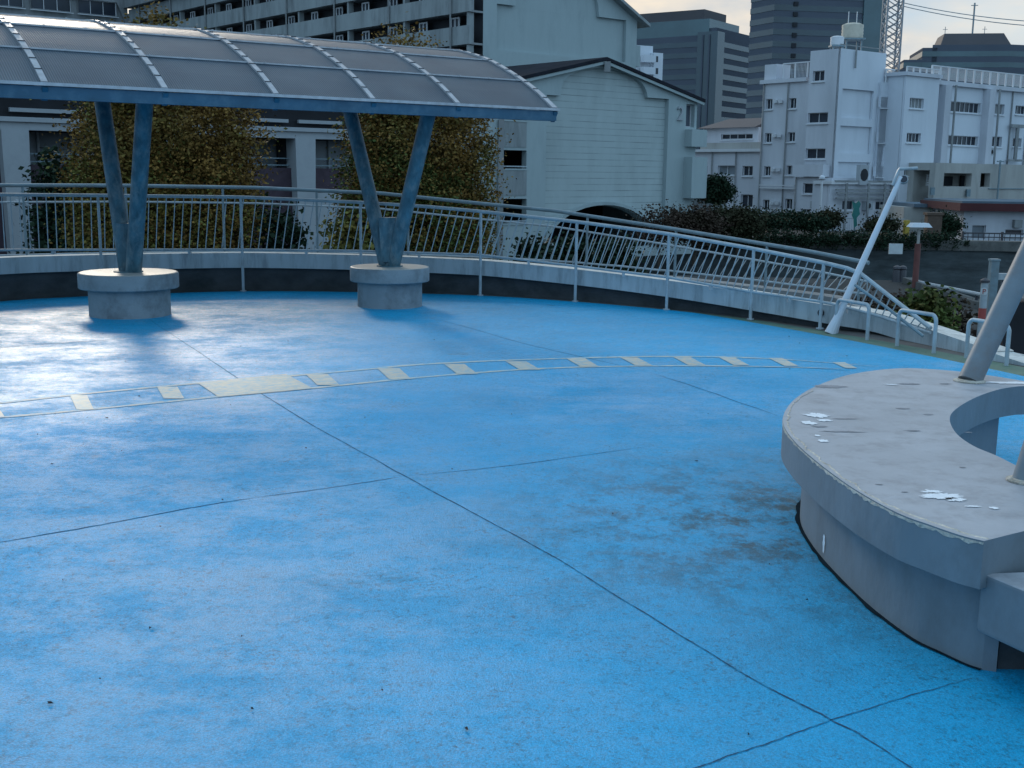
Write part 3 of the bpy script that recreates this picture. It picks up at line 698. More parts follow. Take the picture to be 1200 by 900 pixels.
# ================================================================== HORSESHOE BENCH
zb_ = .46
outer_px = [(1153,634),(1125,627),(1090,615),(1050,600),(1000,572),(960,543),(932,518),(918,497),(921,480),(936,464),(962,450),(1000,438),(1055,431.5),(1110,434),(1160,440),(1215,449)]
inner_px = [(1198,452),(1172,456),(1145,465),(1122,478),(1113,490),(1120,507),(1140,522),(1168,534),(1200,549),(1245,560)]
oc_ = spline([V2(gz(*p, zb_)) for p in outer_px], 6); ic_ = spline([V2(gz(*p, zb_)) for p in inner_px], 6)
endp = V2(gz(1320, 578, zb_))
slab_loop = [Vector(p) for p in oc_] + [ic_[0] + Vector((.05, -.0, 0))] + ic_[1:] + [V2(gz(1330, 590, zb_))]
bench = thing('curved_bench', 'large grey horseshoe-shaped concrete bench with chipped rim at the right edge of the deck', 'bench')
def slab_from(loop, z0, z1, name, mats, par, bevel=0):
    mb = MB(); l2 = [(p.x, p.y) for p in loop]
    mb.poly(l2, [], lambda x, y: (x, y, z1), 0); mb.poly(l2, [], lambda x, y: (x, y, z0), 1)
    for a, b in zip(l2, l2[1:] + l2[:1]): mb.face([(a[0], a[1], z0), (b[0], b[1], z0), (b[0], b[1], z1), (a[0], a[1], z1)], 1)
    o = mb.build(name, mats, par, bevel=bevel)
    bm = bmesh.new(); bm.from_mesh(o.data); bmesh.ops.remove_doubles(bm, verts=bm.verts, dist=2e-4); bmesh.ops.recalc_face_normals(bm, faces=bm.faces); bm.to_mesh(o.data); bm.free()
    return o
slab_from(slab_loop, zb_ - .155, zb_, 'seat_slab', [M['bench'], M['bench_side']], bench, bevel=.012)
po = offset(oc_, -.10); pi_ = offset(ic_, -.10)
ped_loop = po[:-4] + [p for p in pi_[3:]] + [V2(gz(1330, 590, zb_)) + Vector((0, .1, 0))]
ped_loop = [p for p in po[1:-3]] + [p for p in pi_[1:-6]] + [V2(gz(1169, 790, 0)) + Vector((.28, .62, 0)), V2(gz(1167, 790, 0))]
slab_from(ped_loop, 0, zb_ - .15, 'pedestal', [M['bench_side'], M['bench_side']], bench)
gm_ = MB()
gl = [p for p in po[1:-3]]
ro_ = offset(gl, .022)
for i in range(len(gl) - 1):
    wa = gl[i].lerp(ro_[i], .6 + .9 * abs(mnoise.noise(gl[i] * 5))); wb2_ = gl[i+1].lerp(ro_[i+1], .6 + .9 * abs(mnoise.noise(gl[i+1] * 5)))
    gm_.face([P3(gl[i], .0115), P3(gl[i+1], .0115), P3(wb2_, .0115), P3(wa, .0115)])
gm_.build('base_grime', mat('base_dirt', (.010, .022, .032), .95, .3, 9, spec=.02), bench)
# chipped bare rim on the front edge
rim = MB()
rp_ = [p for p in oc_ if p.y < 5.9 and p.x < 2.0]
rin_ = offset(rp_, -.010)
rp2 = resample(rp_, .015); 
for i in range(len(rp2) - 1):
    a, b = rp2[i], rp2[i+1]; t = (b - a).normalized(); nrm = Vector((t.y, -t.x, 0))      # inward to slab
    def wdt(p): return .014 + .026 * abs(mnoise.noise(p * 7)) + .016 * abs(mnoise.noise(p * 31)) + (.012 if p.y < 3.75 else 0)
    wa, wb_2 = wdt(a), wdt(b); ha, hb = .010 + .018 * abs(mnoise.noise(a * 23)), .010 + .018 * abs(mnoise.noise(b * 23))
    a2, b2 = a + nrm * wa, b + nrm * wb_2; ao, bo = a - nrm * .0015, b - nrm * .0015
    rim.face([P3(ao, zb_ - .006), P3(bo, zb_ - .006), P3(b2, zb_ + .002), P3(a2, zb_ + .002)])
    rim.face([P3(ao, zb_ - ha), P3(bo, zb_ - hb), P3(bo, zb_ - .006), P3(ao, zb_ - .006)])
rim.build('chipped_rim', M['chip'], bench)
# flaked white patches
def blob(px_, py_, rx, ry, seed, z=zb_ + .0025, n=90, name='flaked_patch', mm='flake'):
    fk = MB(); c = gz(px_, py_, zb_); pts = []
    for i in range(n):
        a = 2 * math.pi * i / n; k_ = 1.12 + .38 * mnoise.noise(Vector((math.cos(a) * 17 + seed, math.sin(a) * 17, seed))) + .55 * mnoise.noise(Vector((math.cos(a) * 2.2 + seed, math.sin(a) * 2.2, seed))) + .3 * mnoise.noise(Vector((math.cos(a) * 7 + seed, math.sin(a) * 7, seed)))
        pts.append((c.x + math.cos(a) * rx * k_, c.y + math.sin(a) * ry * k_))
    fk.poly(pts, [], lambda x, y: (x, y, z)); fk.build(name, M[mm], bench)
M['scuff'] = mat('dark_scuff', (.215, .22, .245), .7, .3, 20)
blob(1103, 582, .062, .035, 3); blob(1092, 577, .03, .02, 5); blob(1120, 586, .03, .02, 8); blob(1165, 596, .014, .012, 9)
blob(957, 487, .042, .045, 12); blob(966, 493, .03, .02, 15); blob(948, 496, .03, .03, 19); blob(965, 517, .018, .022, 22); blob(958, 511, .01, .015, 25); blob(1140, 594, .025, .007, 31); blob(1190, 449, .14, .03, 41); blob(1044, 451, .03, .012, 44)
for (x, y, rx, ry, s_) in [(972,453,.07,.035,2),(1066,450,.05,.018,4),(985,506,.08,.01,6),(990,491,.05,.006,7),(1058,479,.03,.012,8),(1088,486,.02,.01,10),(1070,505,.03,.01,11),(1030,568,.014,.005,13),(1060,577,.01,.005,14),(1108,450,.03,.01,16),(1135,507,.014,.006,17),(1128,548,.01,.006,18),(960,500,.03,.012,21)]:
    blob(x, y, rx, ry, s_ * 3.1, zb_ + .0018, name='dark_scuff', mm='scuff')
# white drip on the pedestal
# lower seat step attached at the near end
A = V2(gz(1149, 671, .345)); B = V2(gz(1200, 692, .345)); dd = (B - A).normalized(); nn_ = Vector((-dd.y, dd.x, 0))
step = [A, A + dd * 1.2, A + dd * 1.2 + nn_ * .55, A + nn_ * .16 + dd * .25, A + nn_ * .10 + dd * .02]
lowb = slab_from([A, A + dd * 1.2, A + dd * 1.2 + nn_ * .42, A + nn_ * .42 + dd * .12], .345 - .19, .345, 'lower_seat', [M['bench'], M['bench_side']], bench, bevel=.01)
mb = MB()
mb.box((A.x + .50, A.y + .22, .08), (.8, .35, .155)); mb.build('void_shade_block', M['wall_dark'], bench)  # dark block painted in for the shaded void below the lower seat
dl = [(p.x, p.y) for p in po[1:-5]]; di = min(range(len(dl)), key=lambda i: abs(pxl((dl[i][0], dl[i][1], .03))[0] - 966) + (50 if dl[i][1] > 5 else 0))
dn = Vector((-1, -.25, 0)).normalized(); dp_ = Vector((dl[di][0], dl[di][1], 0)) + dn * .006; dsd = Vector((-dn.y, dn.x, 0))
dr = MB(); dr.poly([(-.004, .045), (.003, .04), (.008, .055), (.007, .07), (.010, .085), (.006, .10), (.007, .112), (-.002, .12), (-.008, .11), (-.006, .095), (-.009, .08), (-.005, .065)], [], lambda x, z: dp_ + dsd * x + Vector((0, 0, z))); dr.build('paint_drip', M['flake'], bench)
# mast poles growing out of the bench
def pole(name, label, b, t, r_, par=None):
    b, t = Vector(b), Vector(t); root = thing(name, label, 'pole', 'leaning steel poles on the curved bench')
    MB().tube([b, b.lerp(t, .5), t], r_, 28).build('shaft', M['pole'], root, smooth=True)
    fl_ = MB().lathe((b.x, b.y, b.z + .001), [(r_ + .02, 0), (r_ + .02, .006), (r_, .012)], 28).build('base_collar', M['chip'], root)
    settle(root, b)
M['pole'] = mat('painted_pole', (.15, .185, .215), .55, .12, 6, dark=(.16, .10, .07), dark_amt=.45, dark_scale=3.5, bump=.05)
b = gz(1136, 447, zb_); t1 = gy(1205, 300, b.y + .25); t1 = b + (t1 - b) * 1.9
pole('leaning_pole', 'thick grey leaning pole rising out of the far side of the curved bench', b, t1, .062)
b = gz(1201, 564, zb_); t2 = gy(1215, 520, b.y + .02); t2 = b + (t2 - b) * 8
pole('leaning_pole', 'grey pole cut off by the right frame edge near the chipped white patch', b, t2, .045)
settle(bench, (2.6, 4.9, 0))

# ================================================================== U LOOPS
loop_px = [((979,391),(1016,399)),((1051,406),(1094,414.5)),((1132,420),(1179,429))]
ll = ['white U-shaped barrier loop next to the leaning white mast', 'white U-shaped barrier loop in front of the ramp foot', 'white U-shaped barrier loop behind the thick leaning pole']
for (a, b), lab in zip(loop_px, ll):
    a, b = V2(gz(*a)), V2(gz(*b)); hgt = .345; d = (b - a).normalized(); r_ = .06; pts = [a.copy(), a + Vector((0, 0, hgt - r_))]
    for k_ in range(1, 6):
        an = math.pi / 2 * k_ / 6; pts.append(a + d * (r_ - r_ * math.cos(an)) + Vector((0, 0, hgt - r_ + r_ * math.sin(an))))
    for k_ in range(1, 6):
        an = math.pi / 2 * (1 - k_ / 6); pts.append(b - d * (r_ - r_ * math.cos(an)) + Vector((0, 0, hgt - r_ + r_ * math.sin(an))))
    pts += [b + Vector((0, 0, hgt - r_)), b.copy()]
    o = MB().tube(pts, .018, 12).build('barrier_loop', M['rail'], None, smooth=True); tag(o, lab, 'barrier', 'U-shaped barrier loops beside the ramp foot')

# ================================================================== WHITE MAST
mast = thing('leaning_mast', 'slim white leaning mast with bracket and round lamp at its tip', 'mast')
mY = gz(972, 391).y
pb = gz(973, 391); pt = gy(1056, 207, mY + .1)
MB().tube([pb + (pt - pb) * .16, pt], [.036, .025], 16).build('shaft', M['white_b'], mast, smooth=True)
mb = MB(); s1 = pb + (pt - pb) * .19; mb.tube([pb, pb + (pt - pb) * .1, s1], [.06, .04, .032], 12); q = gz(980, 391); mb.bar(q, s1, .012, .03); mb.build('base_plate', M['white_b'], mast)
a1, a2, a3 = gy(1046, 217, mY + .1), gy(1054, 198, mY + .1), gy(1075, 197, mY + .1)
MB().tube([a1, a2 - (a2 - a1) * .1, a2, a3], .016, 8).build('bracket', M['rail'], mast, smooth=True)
lc = gy(1059, 211, mY + .1); mb = MB(); mb.lathe((0, 0, 0), [(.015, -.04), (.035, -.03), (.045, 0), (.04, .025), (.02, .035)], 20)
lo_ = mb.build('lamp_head', M['rail'], mast, smooth=True); lo_.location = lc; lo_.rotation_euler = (R(70), 0, R(-20))
mb = MB(); mb.lathe((0, 0, 0), [(.036, .026), (.034, .034), (.004, .038)], 20); le = mb.build('lens', M['glass'], lo_)
for ch in mast.children:
    pass
exec_after = []

# ================================================================== BUILDINGS helper
class Frame:
    """vertical survey plane: origin point and direction; s runs along it, n points to the viewer's side"""
    def __init__(s, o, u): s.o = Vector((o.x, o.y, 0)); s.u = Vector((u[0], u[1], 0)).normalized(); s.n = Vector((s.u.y, -s.u.x, 0))
    def p(s, a, z, d=0): return s.o + s.u * a + s.n * d + Vector((0, 0, z))
    def px(s, x, y, d=0):
        r_ = ray(x, y); o = s.o + s.n * d - EYE; t = o.dot(s.n) / r_.dot(s.n); q = EYE + r_ * t
        return (q - s.o).dot(s.u), q.z
    def shift(s, a=0, d=0): return Frame(s.o + s.u * a + s.n * d, s.u)
def rect(s0, s1, z0, z1): return [(s0, z0), (s1, z0), (s1, z1), (s0, z1)]
def wall_with_holes(fr, outer, holes, depth, name, m_, par, thick=None):
    mb = MB(); mb.poly(outer, holes, lambda a, z: fr.p(a, z))
    for h in holes:
        for a, b in zip(h, h[1:] + h[:1]): mb.face([fr.p(*a), fr.p(*b), fr.p(b[0], b[1], -depth), fr.p(a[0], a[1], -depth)])
    for a, b in zip(outer, outer[1:] + outer[:1]): mb.face([fr.p(*a), fr.p(*b), fr.p(b[0], b[1], -depth), fr.p(a[0], a[1], -depth)])
    return mb.build(name, m_, par)
def window(fr, r_, depth, par, cols=2, m_frame='trim', pane='glass', sill=True, transom=False, bw=.05):
    s0, s1, z0, z1 = r_; d = -depth + .04
    mb = MB()
    def vb(a): mb.hexa([fr.p(a - bw/2, z0, d - .05), fr.p(a + bw/2, z0, d - .05), fr.p(a + bw/2, z0, d), fr.p(a - bw/2, z0, d), fr.p(a - bw/2, z1, d - .05), fr.p(a + bw/2, z1, d - .05), fr.p(a + bw/2, z1, d), fr.p(a - bw/2, z1, d)])
    def hb(z, lo=s0, hi=s1, dd=d, h=bw): mb.hexa([fr.p(lo, z - h/2, dd - .05), fr.p(hi, z - h/2, dd - .05), fr.p(hi, z - h/2, dd), fr.p(lo, z - h/2, dd), fr.p(lo, z + h/2, dd - .05), fr.p(hi, z + h/2, dd - .05), fr.p(hi, z + h/2, dd), fr.p(lo, z + h/2, dd)])
    for i in range(cols + 1): vb(s0 + bw/2 + (s1 - s0 - bw) * i / cols)
    hb(z0 + bw/2, dd=d + .004); hb(z1 - bw/2, dd=d + .004)
    if transom: hb(z0 + (z1 - z0) * .25, dd=d + .004)
    wo = mb.build('window', M[m_frame], par)
    pm = MB(); pm.face([fr.p(s0, z0, d - .06), fr.p(s1, z0, d - .06), fr.p(s1, z1, d - .06), fr.p(s0, z1, d - .06)]); pm.build('pane', M[pane], wo)
    if sill:
        sm = MB(); zz = z0 - .06; sm.hexa([fr.p(s0 - .1, zz - .07, -.02), fr.p(s1 + .1, zz - .07, -.02), fr.p(s1 + .1, zz - .07, .12), fr.p(s0 - .1, zz - .07, .12), fr.p(s0 - .1, zz, -.02), fr.p(s1 + .1, zz, -.02), fr.p(s1 + .1, zz, .12), fr.p(s0 - .1, zz, .12)])
        sm.build('sill', M['trim'], wo)
    return wo
def fbox(fr, s0, s1, z0, z1, d0, d1, mb=None, mi=0):
    mb = mb or MB()
    mb.hexa([fr.p(s0, z0, d0), fr.p(s1, z0, d0), fr.p(s1, z0, d1), fr.p(s0, z0, d1), fr.p(s0, z1, d0), fr.p(s1, z1, d0), fr.p(s1, z1, d1), fr.p(s0, z1, d1)], mi); return mb
def facade(fr, s0, s1, z0, z1, wins, par, m_='white', depth=.22, body=8, name='wall', pane='glass', **kw):
    """wins: list of (s0,s1,z0,z1,cols[,pane]) in frame coords"""
    holes = [rect(*w_[:4]) for w_ in wins]
    wall_with_holes(fr, rect(s0, s1, z0, z1), holes, depth, name, M[m_], par)
    if body: fbox(fr, s0 + .003, s1 - .003, z0, z1 - .003, -depth - body, -depth - .03).build(name, M[m_], par)
    for w_ in wins: window(fr, w_[:4], depth, par, w_[4], pane=(w_[5] if len(w_) > 5 else pane), **kw)
def pxwin(fr, x0, x1, y0, y1, cols=2, pane='glass'):
    xm, ym = (x0 + x1) / 2, (y0 + y1) / 2
    a0, _ = fr.px(x0, ym); a1, _ = fr.px(x1, ym); _, zt_ = fr.px(xm, y0); _, zl = fr.px(xm, y1)
    return (min(a0, a1), max(a0, a1), zl, zt_, cols, pane)

UR = (.766, .643); UL = (-.643, .766)
# ---------------- gabled hall with the number 2
hall = thing('gabled_hall', 'pale teal gabled hall with arched recess, dark roof and a figure 2 on its front', 'building')
fr = Frame(gy(707, 150, 60), UR)
def S(x, y=150): return fr.px(x, y)[0]
def Zp(x, y): return fr.px(x, y)[1]
sL, sR_ = S(575), S(816); apx, apz = fr.px(707, 71); ez = Zp(816, 118)
sLe = apx - (sR_ - apx) * 1.0; sL = sLe
outer_ = [(sL, GZ), (sR_, GZ), (sR_, ez), (apx, apz - .1), (sL, ez)]
x0, z0_ = fr.px(641, 111); x1, _z = fr.px(784, 116); a0_, _ = fr.px(657, 111); a1_, _ = fr.px(759, 115); azt = Zp(709, 80)
arc = [(a1_, _z)]
for k_ in range(1, 16):
    an = math.pi * k_ / 16; cxm = (a0_ + a1_) / 2; arc.append((cxm + (a1_ - a0_) / 2 * math.cos(an), z0_ + (azt - z0_) * math.sin(an) ** .75))
arc.append((a0_, z0_))
zrb = GZ + .3
rec = [(x0, zrb), (x1, zrb), (x1, _z)] + arc + [(x0, z0_)]
# left bay openings
h1 = pxwin(fr, 588, 617, 176, 198); h2 = pxwin(fr, 588, 617, 233, 262); h3 = pxwin(fr, 588, 617, 122, 141)
hr = pxwin(fr, 804, 814, 122, 149)
hs = [rect(*h[:4]) for h in (h1, h2, h3, hr)]
wall_with_holes(fr, outer_, [rec] + hs, .35, 'wall', M['teal'], hall)
# siding panel with tunnel arch hole
tx0, tx1 = S(640), S(779); tc_ = (tx0 + tx1) / 2; tz = Zp(714, 241); tb = Zp(714, 300)
tun = [(tx0 - .0, zrb + .2)] + [(tx1, zrb + .2)] + [(tc_ + (tx1 - tx0) / 2 * math.cos(math.pi * k_ / 20), tb + (tz - tb) * math.sin(math.pi * k_ / 20)) for k_ in range(0, 21)]
tun = [p for i, p in enumerate(tun)]
f2 = fr.shift(d=-.25)
wall_with_holes(f2, [(x0 - .2, zrb), (x1 + .2, zrb), (x1 + .2, _z + .1)] + [(a, z + .1) for a, z in arc] + [(x0 - .2, z0_ + .1)], [[(min(max(a, x0 - .1), x1 + .1), z) for a, z in tun]], .5, 'siding', M['siding'], hall)
mb = MB(); pr = None
for k_ in range(0, 21):
    an = math.pi * k_ / 20; q = f2.p(tc_ + ((tx1 - tx0) / 2 + .12) * math.cos(an), tb + (tz - tb + .12) * math.sin(an), .06)
    if pr is not None: mb.bar(pr, q, .16, .22, up=fr.n)
    pr = q
mb.build('arch_trim', M['teal'], hall)
fbox(fr, sL, sR_, GZ, ez, -26, -25.6).build('back_wall', M['teal'], hall)
fbox(fr, sL, sL + .25, GZ, ez, -25.6, -.36).build('side_wall', M['teal'], hall); fbox(fr, sR_ - .25, sR_, GZ, ez, -25.6, -.36).build('side_wall', M['teal'], hall)
fbox(fr, sL + .3, sR_ - .3, GZ, ez - .2, -7, -6.8).build('inner_wall', M['dark'], hall)
rf = MB(); ov = .35; run = sR_ - apx; pit = (apz - ez) / run
for sg in (-1, 1):
    e_s = apx + sg * (run + ov); e_z = ez - ov * pit
    c8 = [fr.p(apx, apz, .28), fr.p(e_s, e_z, .28), fr.p(e_s, e_z, -26.3), fr.p(apx, apz, -26.3)]
    rf.hexa([c8[0], c8[1], c8[2], c8[3]] + [Vector(q) + Vector((0, 0, .16)) for q in c8])
rf.build('roof', M['roof_dark'], hall)
fasc = MB()
for sg in (-1, 1):
    fasc.bar(fr.p(apx, apz - .1, .18), fr.p(apx + sg * (run + ov * .9), ez - ov * pit - .08, .18), .1, .14)
fasc.build('rake_board', M['teal'], hall)
for h, nm in ((h1, 0), (h2, 0), (h3, 0)):
    fbox(fr, h[0], h[1], h[2] + .0, h[3], -2.6, -2.5).build('recess_wall', M['conc'], hall)
    fbox(fr, h[0] - .05, h[1] + .05, h[2] - .06, h[2] + .02, -.2, .05).build('ledge', M['teal'], hall)
    mb = MB(); mb.bar(fr.p(h[0], h[2] + .12, .02), fr.p(h[1], h[2] + .12, .02), .06, .06); mb.build('rail', M['rail'], hall)
# stained parapets below the openings
for h in (h1, h3):
    fbox(fr, h[0], h[1], h[2] - 1.25, h[2] - .07, .0, .03).build('parapet', M['teal_side'], hall)
window(fr, hr[:4], .3, hall, 1, pane='off_conc', sill=False)
mb = MB(); mb.bar(fr.p(S(586), GZ, .1), fr.p(S(586), Zp(586, 140), .1), .25, .25); mb.build('downpipe', M['conc'], hall)
fbox(fr, S(803), S(818) + .2, Zp(810, 172), Zp(810, 152), -.5, .5).build('balcony_box', M['teal'], hall)
fbox(fr, S(803), S(818) + .2, Zp(810, 232), Zp(810, 184), -.5, .6).build('balcony_box', M['teal'], hall)
# lamp over the arch and the number
cu = bpy.data.curves.new('number', 'FONT'); cu.body = '2'; cu.size = 1.05; cu.extrude = .04; cu.align_x = 'CENTER'
to = bpy.data.objects.new('number_text', cu); COL.objects.link(to); bpy.context.view_layer.update()
me = bpy.data.meshes.new_from_object(to.evaluated_get(bpy.context.evaluated_depsgraph_get())); COL.objects.unlink(to); bpy.data.objects.remove(to)
me.materials.clear(); me.materials.append(M['pillar'])
no = bpy.data.objects.new('number', me); COL.objects.link(no)
no.matrix_world = Matrix.Translation(fr.p(S(796), Zp(796, 141), .06)) @ Matrix((fr.u, Vector((0, 0, 1)), fr.n)).transposed().to_4x4()
no.parent = hall
mb = MB(); mb.box(tuple(fr.p(apx, Zp(709, 79), .3)), (.3, .3, .5)); mb.build('lamp', M['conc'], hall)
hall_frame = fr

# ---------------- tall apartment block behind
apt = thing('apartment_block', 'tall pale teal apartment block with open galleries and gable end behind the hall', 'building')
fg = Frame(gy(655, 60, 78), UR)
gs0, gs1 = fg.px(566, 50)[0], fg.px(746, 50)[0]; gm = (gs0 + gs1) / 2; gez = fg.px(752, 26)[1]; gap = gez + (gs1 - gm) * .50
rx0, rx1 = fg.px(582, 50)[0], fg.px(733, 60)[0]; rz1 = fg.px(720, 22)[1]; rzb = fg.px(660, 66)[1]
ga0, ga1 = fg.px(604, 12)[0], fg.px(702, 20)[0]
recg = [(rx0, rzb), (rx1, rzb), (rx1, rz1)] + [((ga0 + ga1) / 2 + (ga1 - ga0) / 2 * math.cos(math.pi * k_ / 14), rz1 + 3.2 * math.sin(math.pi * k_ / 14)) for k_ in range(15)] + [(rx0, rz1)]
GT = gap + 1
wall_with_holes(fg, [(gs0, GZ), (gs1, GZ), (gs1, gez), (gm, gap), (gs0, GT)], [recg], .25, 'wall', M['teal'], apt)
fbox(fg, gs0, gs1, GZ, gez, -60, -.26).build('wall', M['teal'], apt)
mb = MB(); mb.poly([(gs0, gez - .1), (gs1, gez - .1), (gm, gap - .1), (gs0, GT - .1)], [], lambda a, z: fg.p(a, z, -.255)); mb.build('gable', M['teal'], apt)
fbox(fg, gs0, gm, gez, GT - .1, -60, -.3).build('wall', M['teal'], apt)
rf = MB()
for sg in (1,):
    c8 = [fg.p(gm, gap, .6), fg.p(gm + sg * (gs1 - gm + .7), gez - .35, .6), fg.p(gm + sg * (gs1 - gm + .7), gez - .35, -60), fg.p(gm, gap, -60)]
    rf.hexa(c8 + [Vector(q) + Vector((0, 0, .2)) for q in c8])
rf.build('roof', M['teal_side'], apt)
fbox(fg, gs1, gs1 + .6, fg.px(750, 78)[1], fg.px(750, 53)[1], -2, -.2).build('balcony_box', M['teal'], apt)
# gallery side
fs_ = Frame(fg.p(gs0, 0), UL); fs_ = Frame(fs_.o, (-UL[0], -UL[1]))   # u runs towards viewer, n faces left
FLH = 2.85; LEN = 52
zq = fs_.px(450, 13)[1]; FLH = zq - fs_.px(450, 47)[1]; PH = FLH * .52
zfl = [zq - PH + FLH * k_ for k_ in range(-4, 6)]
bay = 3.4
nrm_ck = fs_.n
for k_, z in enumerate(zfl):
    if z < 3 or z > GT: continue
    fbox(fs_, -LEN, -.0, z - .12, z + PH, .9, 1.1).build('gallery_parapet', M['teal_side'], apt)
    fbox(fs_, -LEN, -.0, z - .14, z - .02, .003, .9).build('gallery_slab', M['conc'], apt)
    for b_ in range(15):
        s_ = -1.2 - b_ * bay
        if z > 6: 
            window(fs_, (s_ - 1.4, s_ - .5, z + .7, z + FLH - .25), -.5, apt, 2, sill=False, bw=.09)
            fbox(fs_, s_ - 2.9, s_ - 2.1, z, z + FLH - .3, .004, .06).build('door', M['dark'], apt)
for b_ in range(8):
    s_ = -.15 - b_ * bay * 2
    fbox(fs_, s_ - .2, s_, 1, GT, .6, 1.0).build('pier', M['teal_side'], apt)
    mb = MB(); mb.bar(fs_.p(s_ - 1.6, GZ, 1.2), fs_.p(s_ - 1.6, GT, 1.2), .1, .1); mb.build('downpipe', M['conc'], apt)
fbox(fs_, -LEN, 0, GT, GT + 1, -.5, 1.6).build('eave', M['conc'], apt)
fbox(fs_, -LEN, 0, 3, GT, .0, .003 + .02).build('gallery_back_wall', M['dark'], apt)
# perpendicular wing at the far end
fw_ = Frame(fs_.p(-LEN, 0, 1.2), UR)
wl = 34
for z in [11.2, 14.2, 17.2, 20.2, 23.2]:
    wins = []
    for b_ in range(8): s_ = -1.0 - b_ * 4.2; wins.append((s_ - 3.6, s_, z + 1.1, z + 2.35, 3))
    facade(fw_, -wl, 0, z, z + 2.998, wins, apt, 'conc', .3, 6, name='wing_wall')
facade(fw_, -wl, 0, GZ, 11.2, [], apt, 'conc', .3, 6, name='wing_wall')

# ---------------- arcade building
arc_b = thing('arcade_building', 'low arcade building with pale pillars, dark eaves and brown brick parapets behind the trees', 'building')
fa = Frame(gy(19, 180, 30), UR)
aS = lambda x, y=180: fa.px(x, y)[0]
A0, A1 = -8, aS(560)
zl1 = fa.px(50, 138)[1]; zl0 = fa.px(50, 153)[1]; zpar = fa.px(358, 197)[1]; 
fbox(fa, A0, A1, zl0 - .0, zl1, -.6, 0).build('beam', M['pillar'], arc_b); fbox(fa, A0, A1, zl1 - .12, zl1 - .02, 0, .08).build('ledge', M['pillar'], arc_b)
px_s = [aS(19), aS(358), aS(190) , aS(480), aS(575)]; sp = aS(358) - aS(19)
for s_ in [aS(19) - sp / 2, aS(19), aS(19) + sp / 2, aS(358), aS(358) + sp / 2]:
    if abs(s_ - (aS(19) - sp/2)) < .01: continue
    mb = MB(); wd = .34
    mb.hexa([fa.p(s_ - wd * .75, GZ, -.55), fa.p(s_ + wd * .75, GZ, -.55), fa.p(s_ + wd * .75, GZ, .02), fa.p(s_ - wd * .75, GZ, .02), fa.p(s_ - wd, zl0, -.55), fa.p(s_ + wd, zl0, -.55), fa.p(s_ + wd, zl0, .02), fa.p(s_ - wd, zl0, .02)])
    mb.build('pillar', M['pillar'], arc_b)
fbox(fa, A0, A1, -1.0, zpar, -.5, -.3).build('parapet', M['brick'], arc_b)
fbox(fa, A0, A1, GZ, -1.0, -.7, -.6).build('lower_wall', M['dark'], arc_b)
fbox(fa, A0, A1, zpar, zl0, -1.6, -1.5).build('glazing', M['curtain'], arc_b)
fbox(fa, A0, A1, zpar - .2, zpar - .1, -1.6, -.5).build('gallery_floor', M['dark'], arc_b)
for k_ in range(26):
    s_ = A0 + k_ * .9
    if s_ < A1: fbox(fa, s_, s_ + (.06 if k_ % 3 else .3), zpar, zl0, -1.5, -1.42).build('mullion', M['dark'] if k_ % 3 == 0 else M['pillar'], arc_b)
mb = MB(); mb.bar(fa.p(A0, zpar + .28, -.4), fa.p(A1, zpar + .28, -.4), .03, .03); mb.bar(fa.p(A0, zpar + .08, -.4), fa.p(A1, zpar + .08, -.4), .03, .03)
s_ = A0
while s_ < A1: mb.bar(fa.p(s_, zpar, -.4), fa.p(s_, zpar + .28, -.4), .04, .04); s_ += 1.35
mb.build('railing', M['hand'], arc_b)
fbox(fa, A0, A1, zl1 + .02, zl1 + 1.3, -3, -.35).build('eave_soffit', M['dark'], arc_b)
for z, mm in ((zl1 + .62, 'roof_dark'), (zl1 + .9, 'conc')):
    mb = MB(); mb.bar(fa.p(A0, z, -.3), fa.p(A1, z, -.3), .03, .03); mb.build('eave_line', M[mm], arc_b)
fbox(fa, A0, A1, zl1 + 1.3, zl1 + 1.6, -8, .4).build('roof', M['roof_dark'], arc_b)
fbox(fa, A0, A1, GZ, zl1 + 1.3, -8, -3.1).build('back_wall', M['dark'], arc_b)
for xa, xb in [(14,92),(165,270),(290,341),(353,404),(430,500)]:
    sa, sb_ = aS(xa, 135), aS(xb, 138); zb1 = fa.px(14, 128)[1]; mb = MB(); mb.bar(fa.p(sa, zb1, -.2), fa.p(sb_, zb1, -.2), .10, .10); mb.build('light_batten', M['pillar'], arc_b)
fbox(fa, aS(368), aS(402), GZ, fa.px(385, 226)[1], -.25, -.1).build('wall_panel', M['pillar'], arc_b)
# bent vent pipe
mb = MB(); P_ = [fa.px(x, y) for x, y in [(24,300),(24,262),(24,240),(20,236),(12,236),(10,240)]]
mb.tube([fa.p(a, z, .5) for a, z in P_], .07, 8); mb.build('vent_pipe', M['pillar'], arc_b, smooth=True)

# ---------------- white building complex (right)
wb1 = thing('white_building', 'white rendered building with square stair tower, rooftop tanks and ribbon windows', 'building')
DR = (.80, .60); DL = (-.60, .80)
TC = gy(980, 150, 95)
ft = Frame(TC, DR); fl2 = Frame(TC, (.60, -.80)); fl2 = Frame(TC, (.6, -.8))
def box_face(f, x0, x1, ytop, wins, m_, zbot=GZ, dep=.25, body=8, par=wb1, xm=None, **kw):
    s0, s1 = f.px(x0, 150)[0], f.px(x1, 150)[0]; s0, s1 = min(s0, s1), max(s0, s1); zt_ = f.px(xm or (x0 + x1) / 2, ytop)[1]
    facade(f, s0, s1, zbot, zt_, wins, par, m_, dep, body, **kw); return s0, s1, zt_
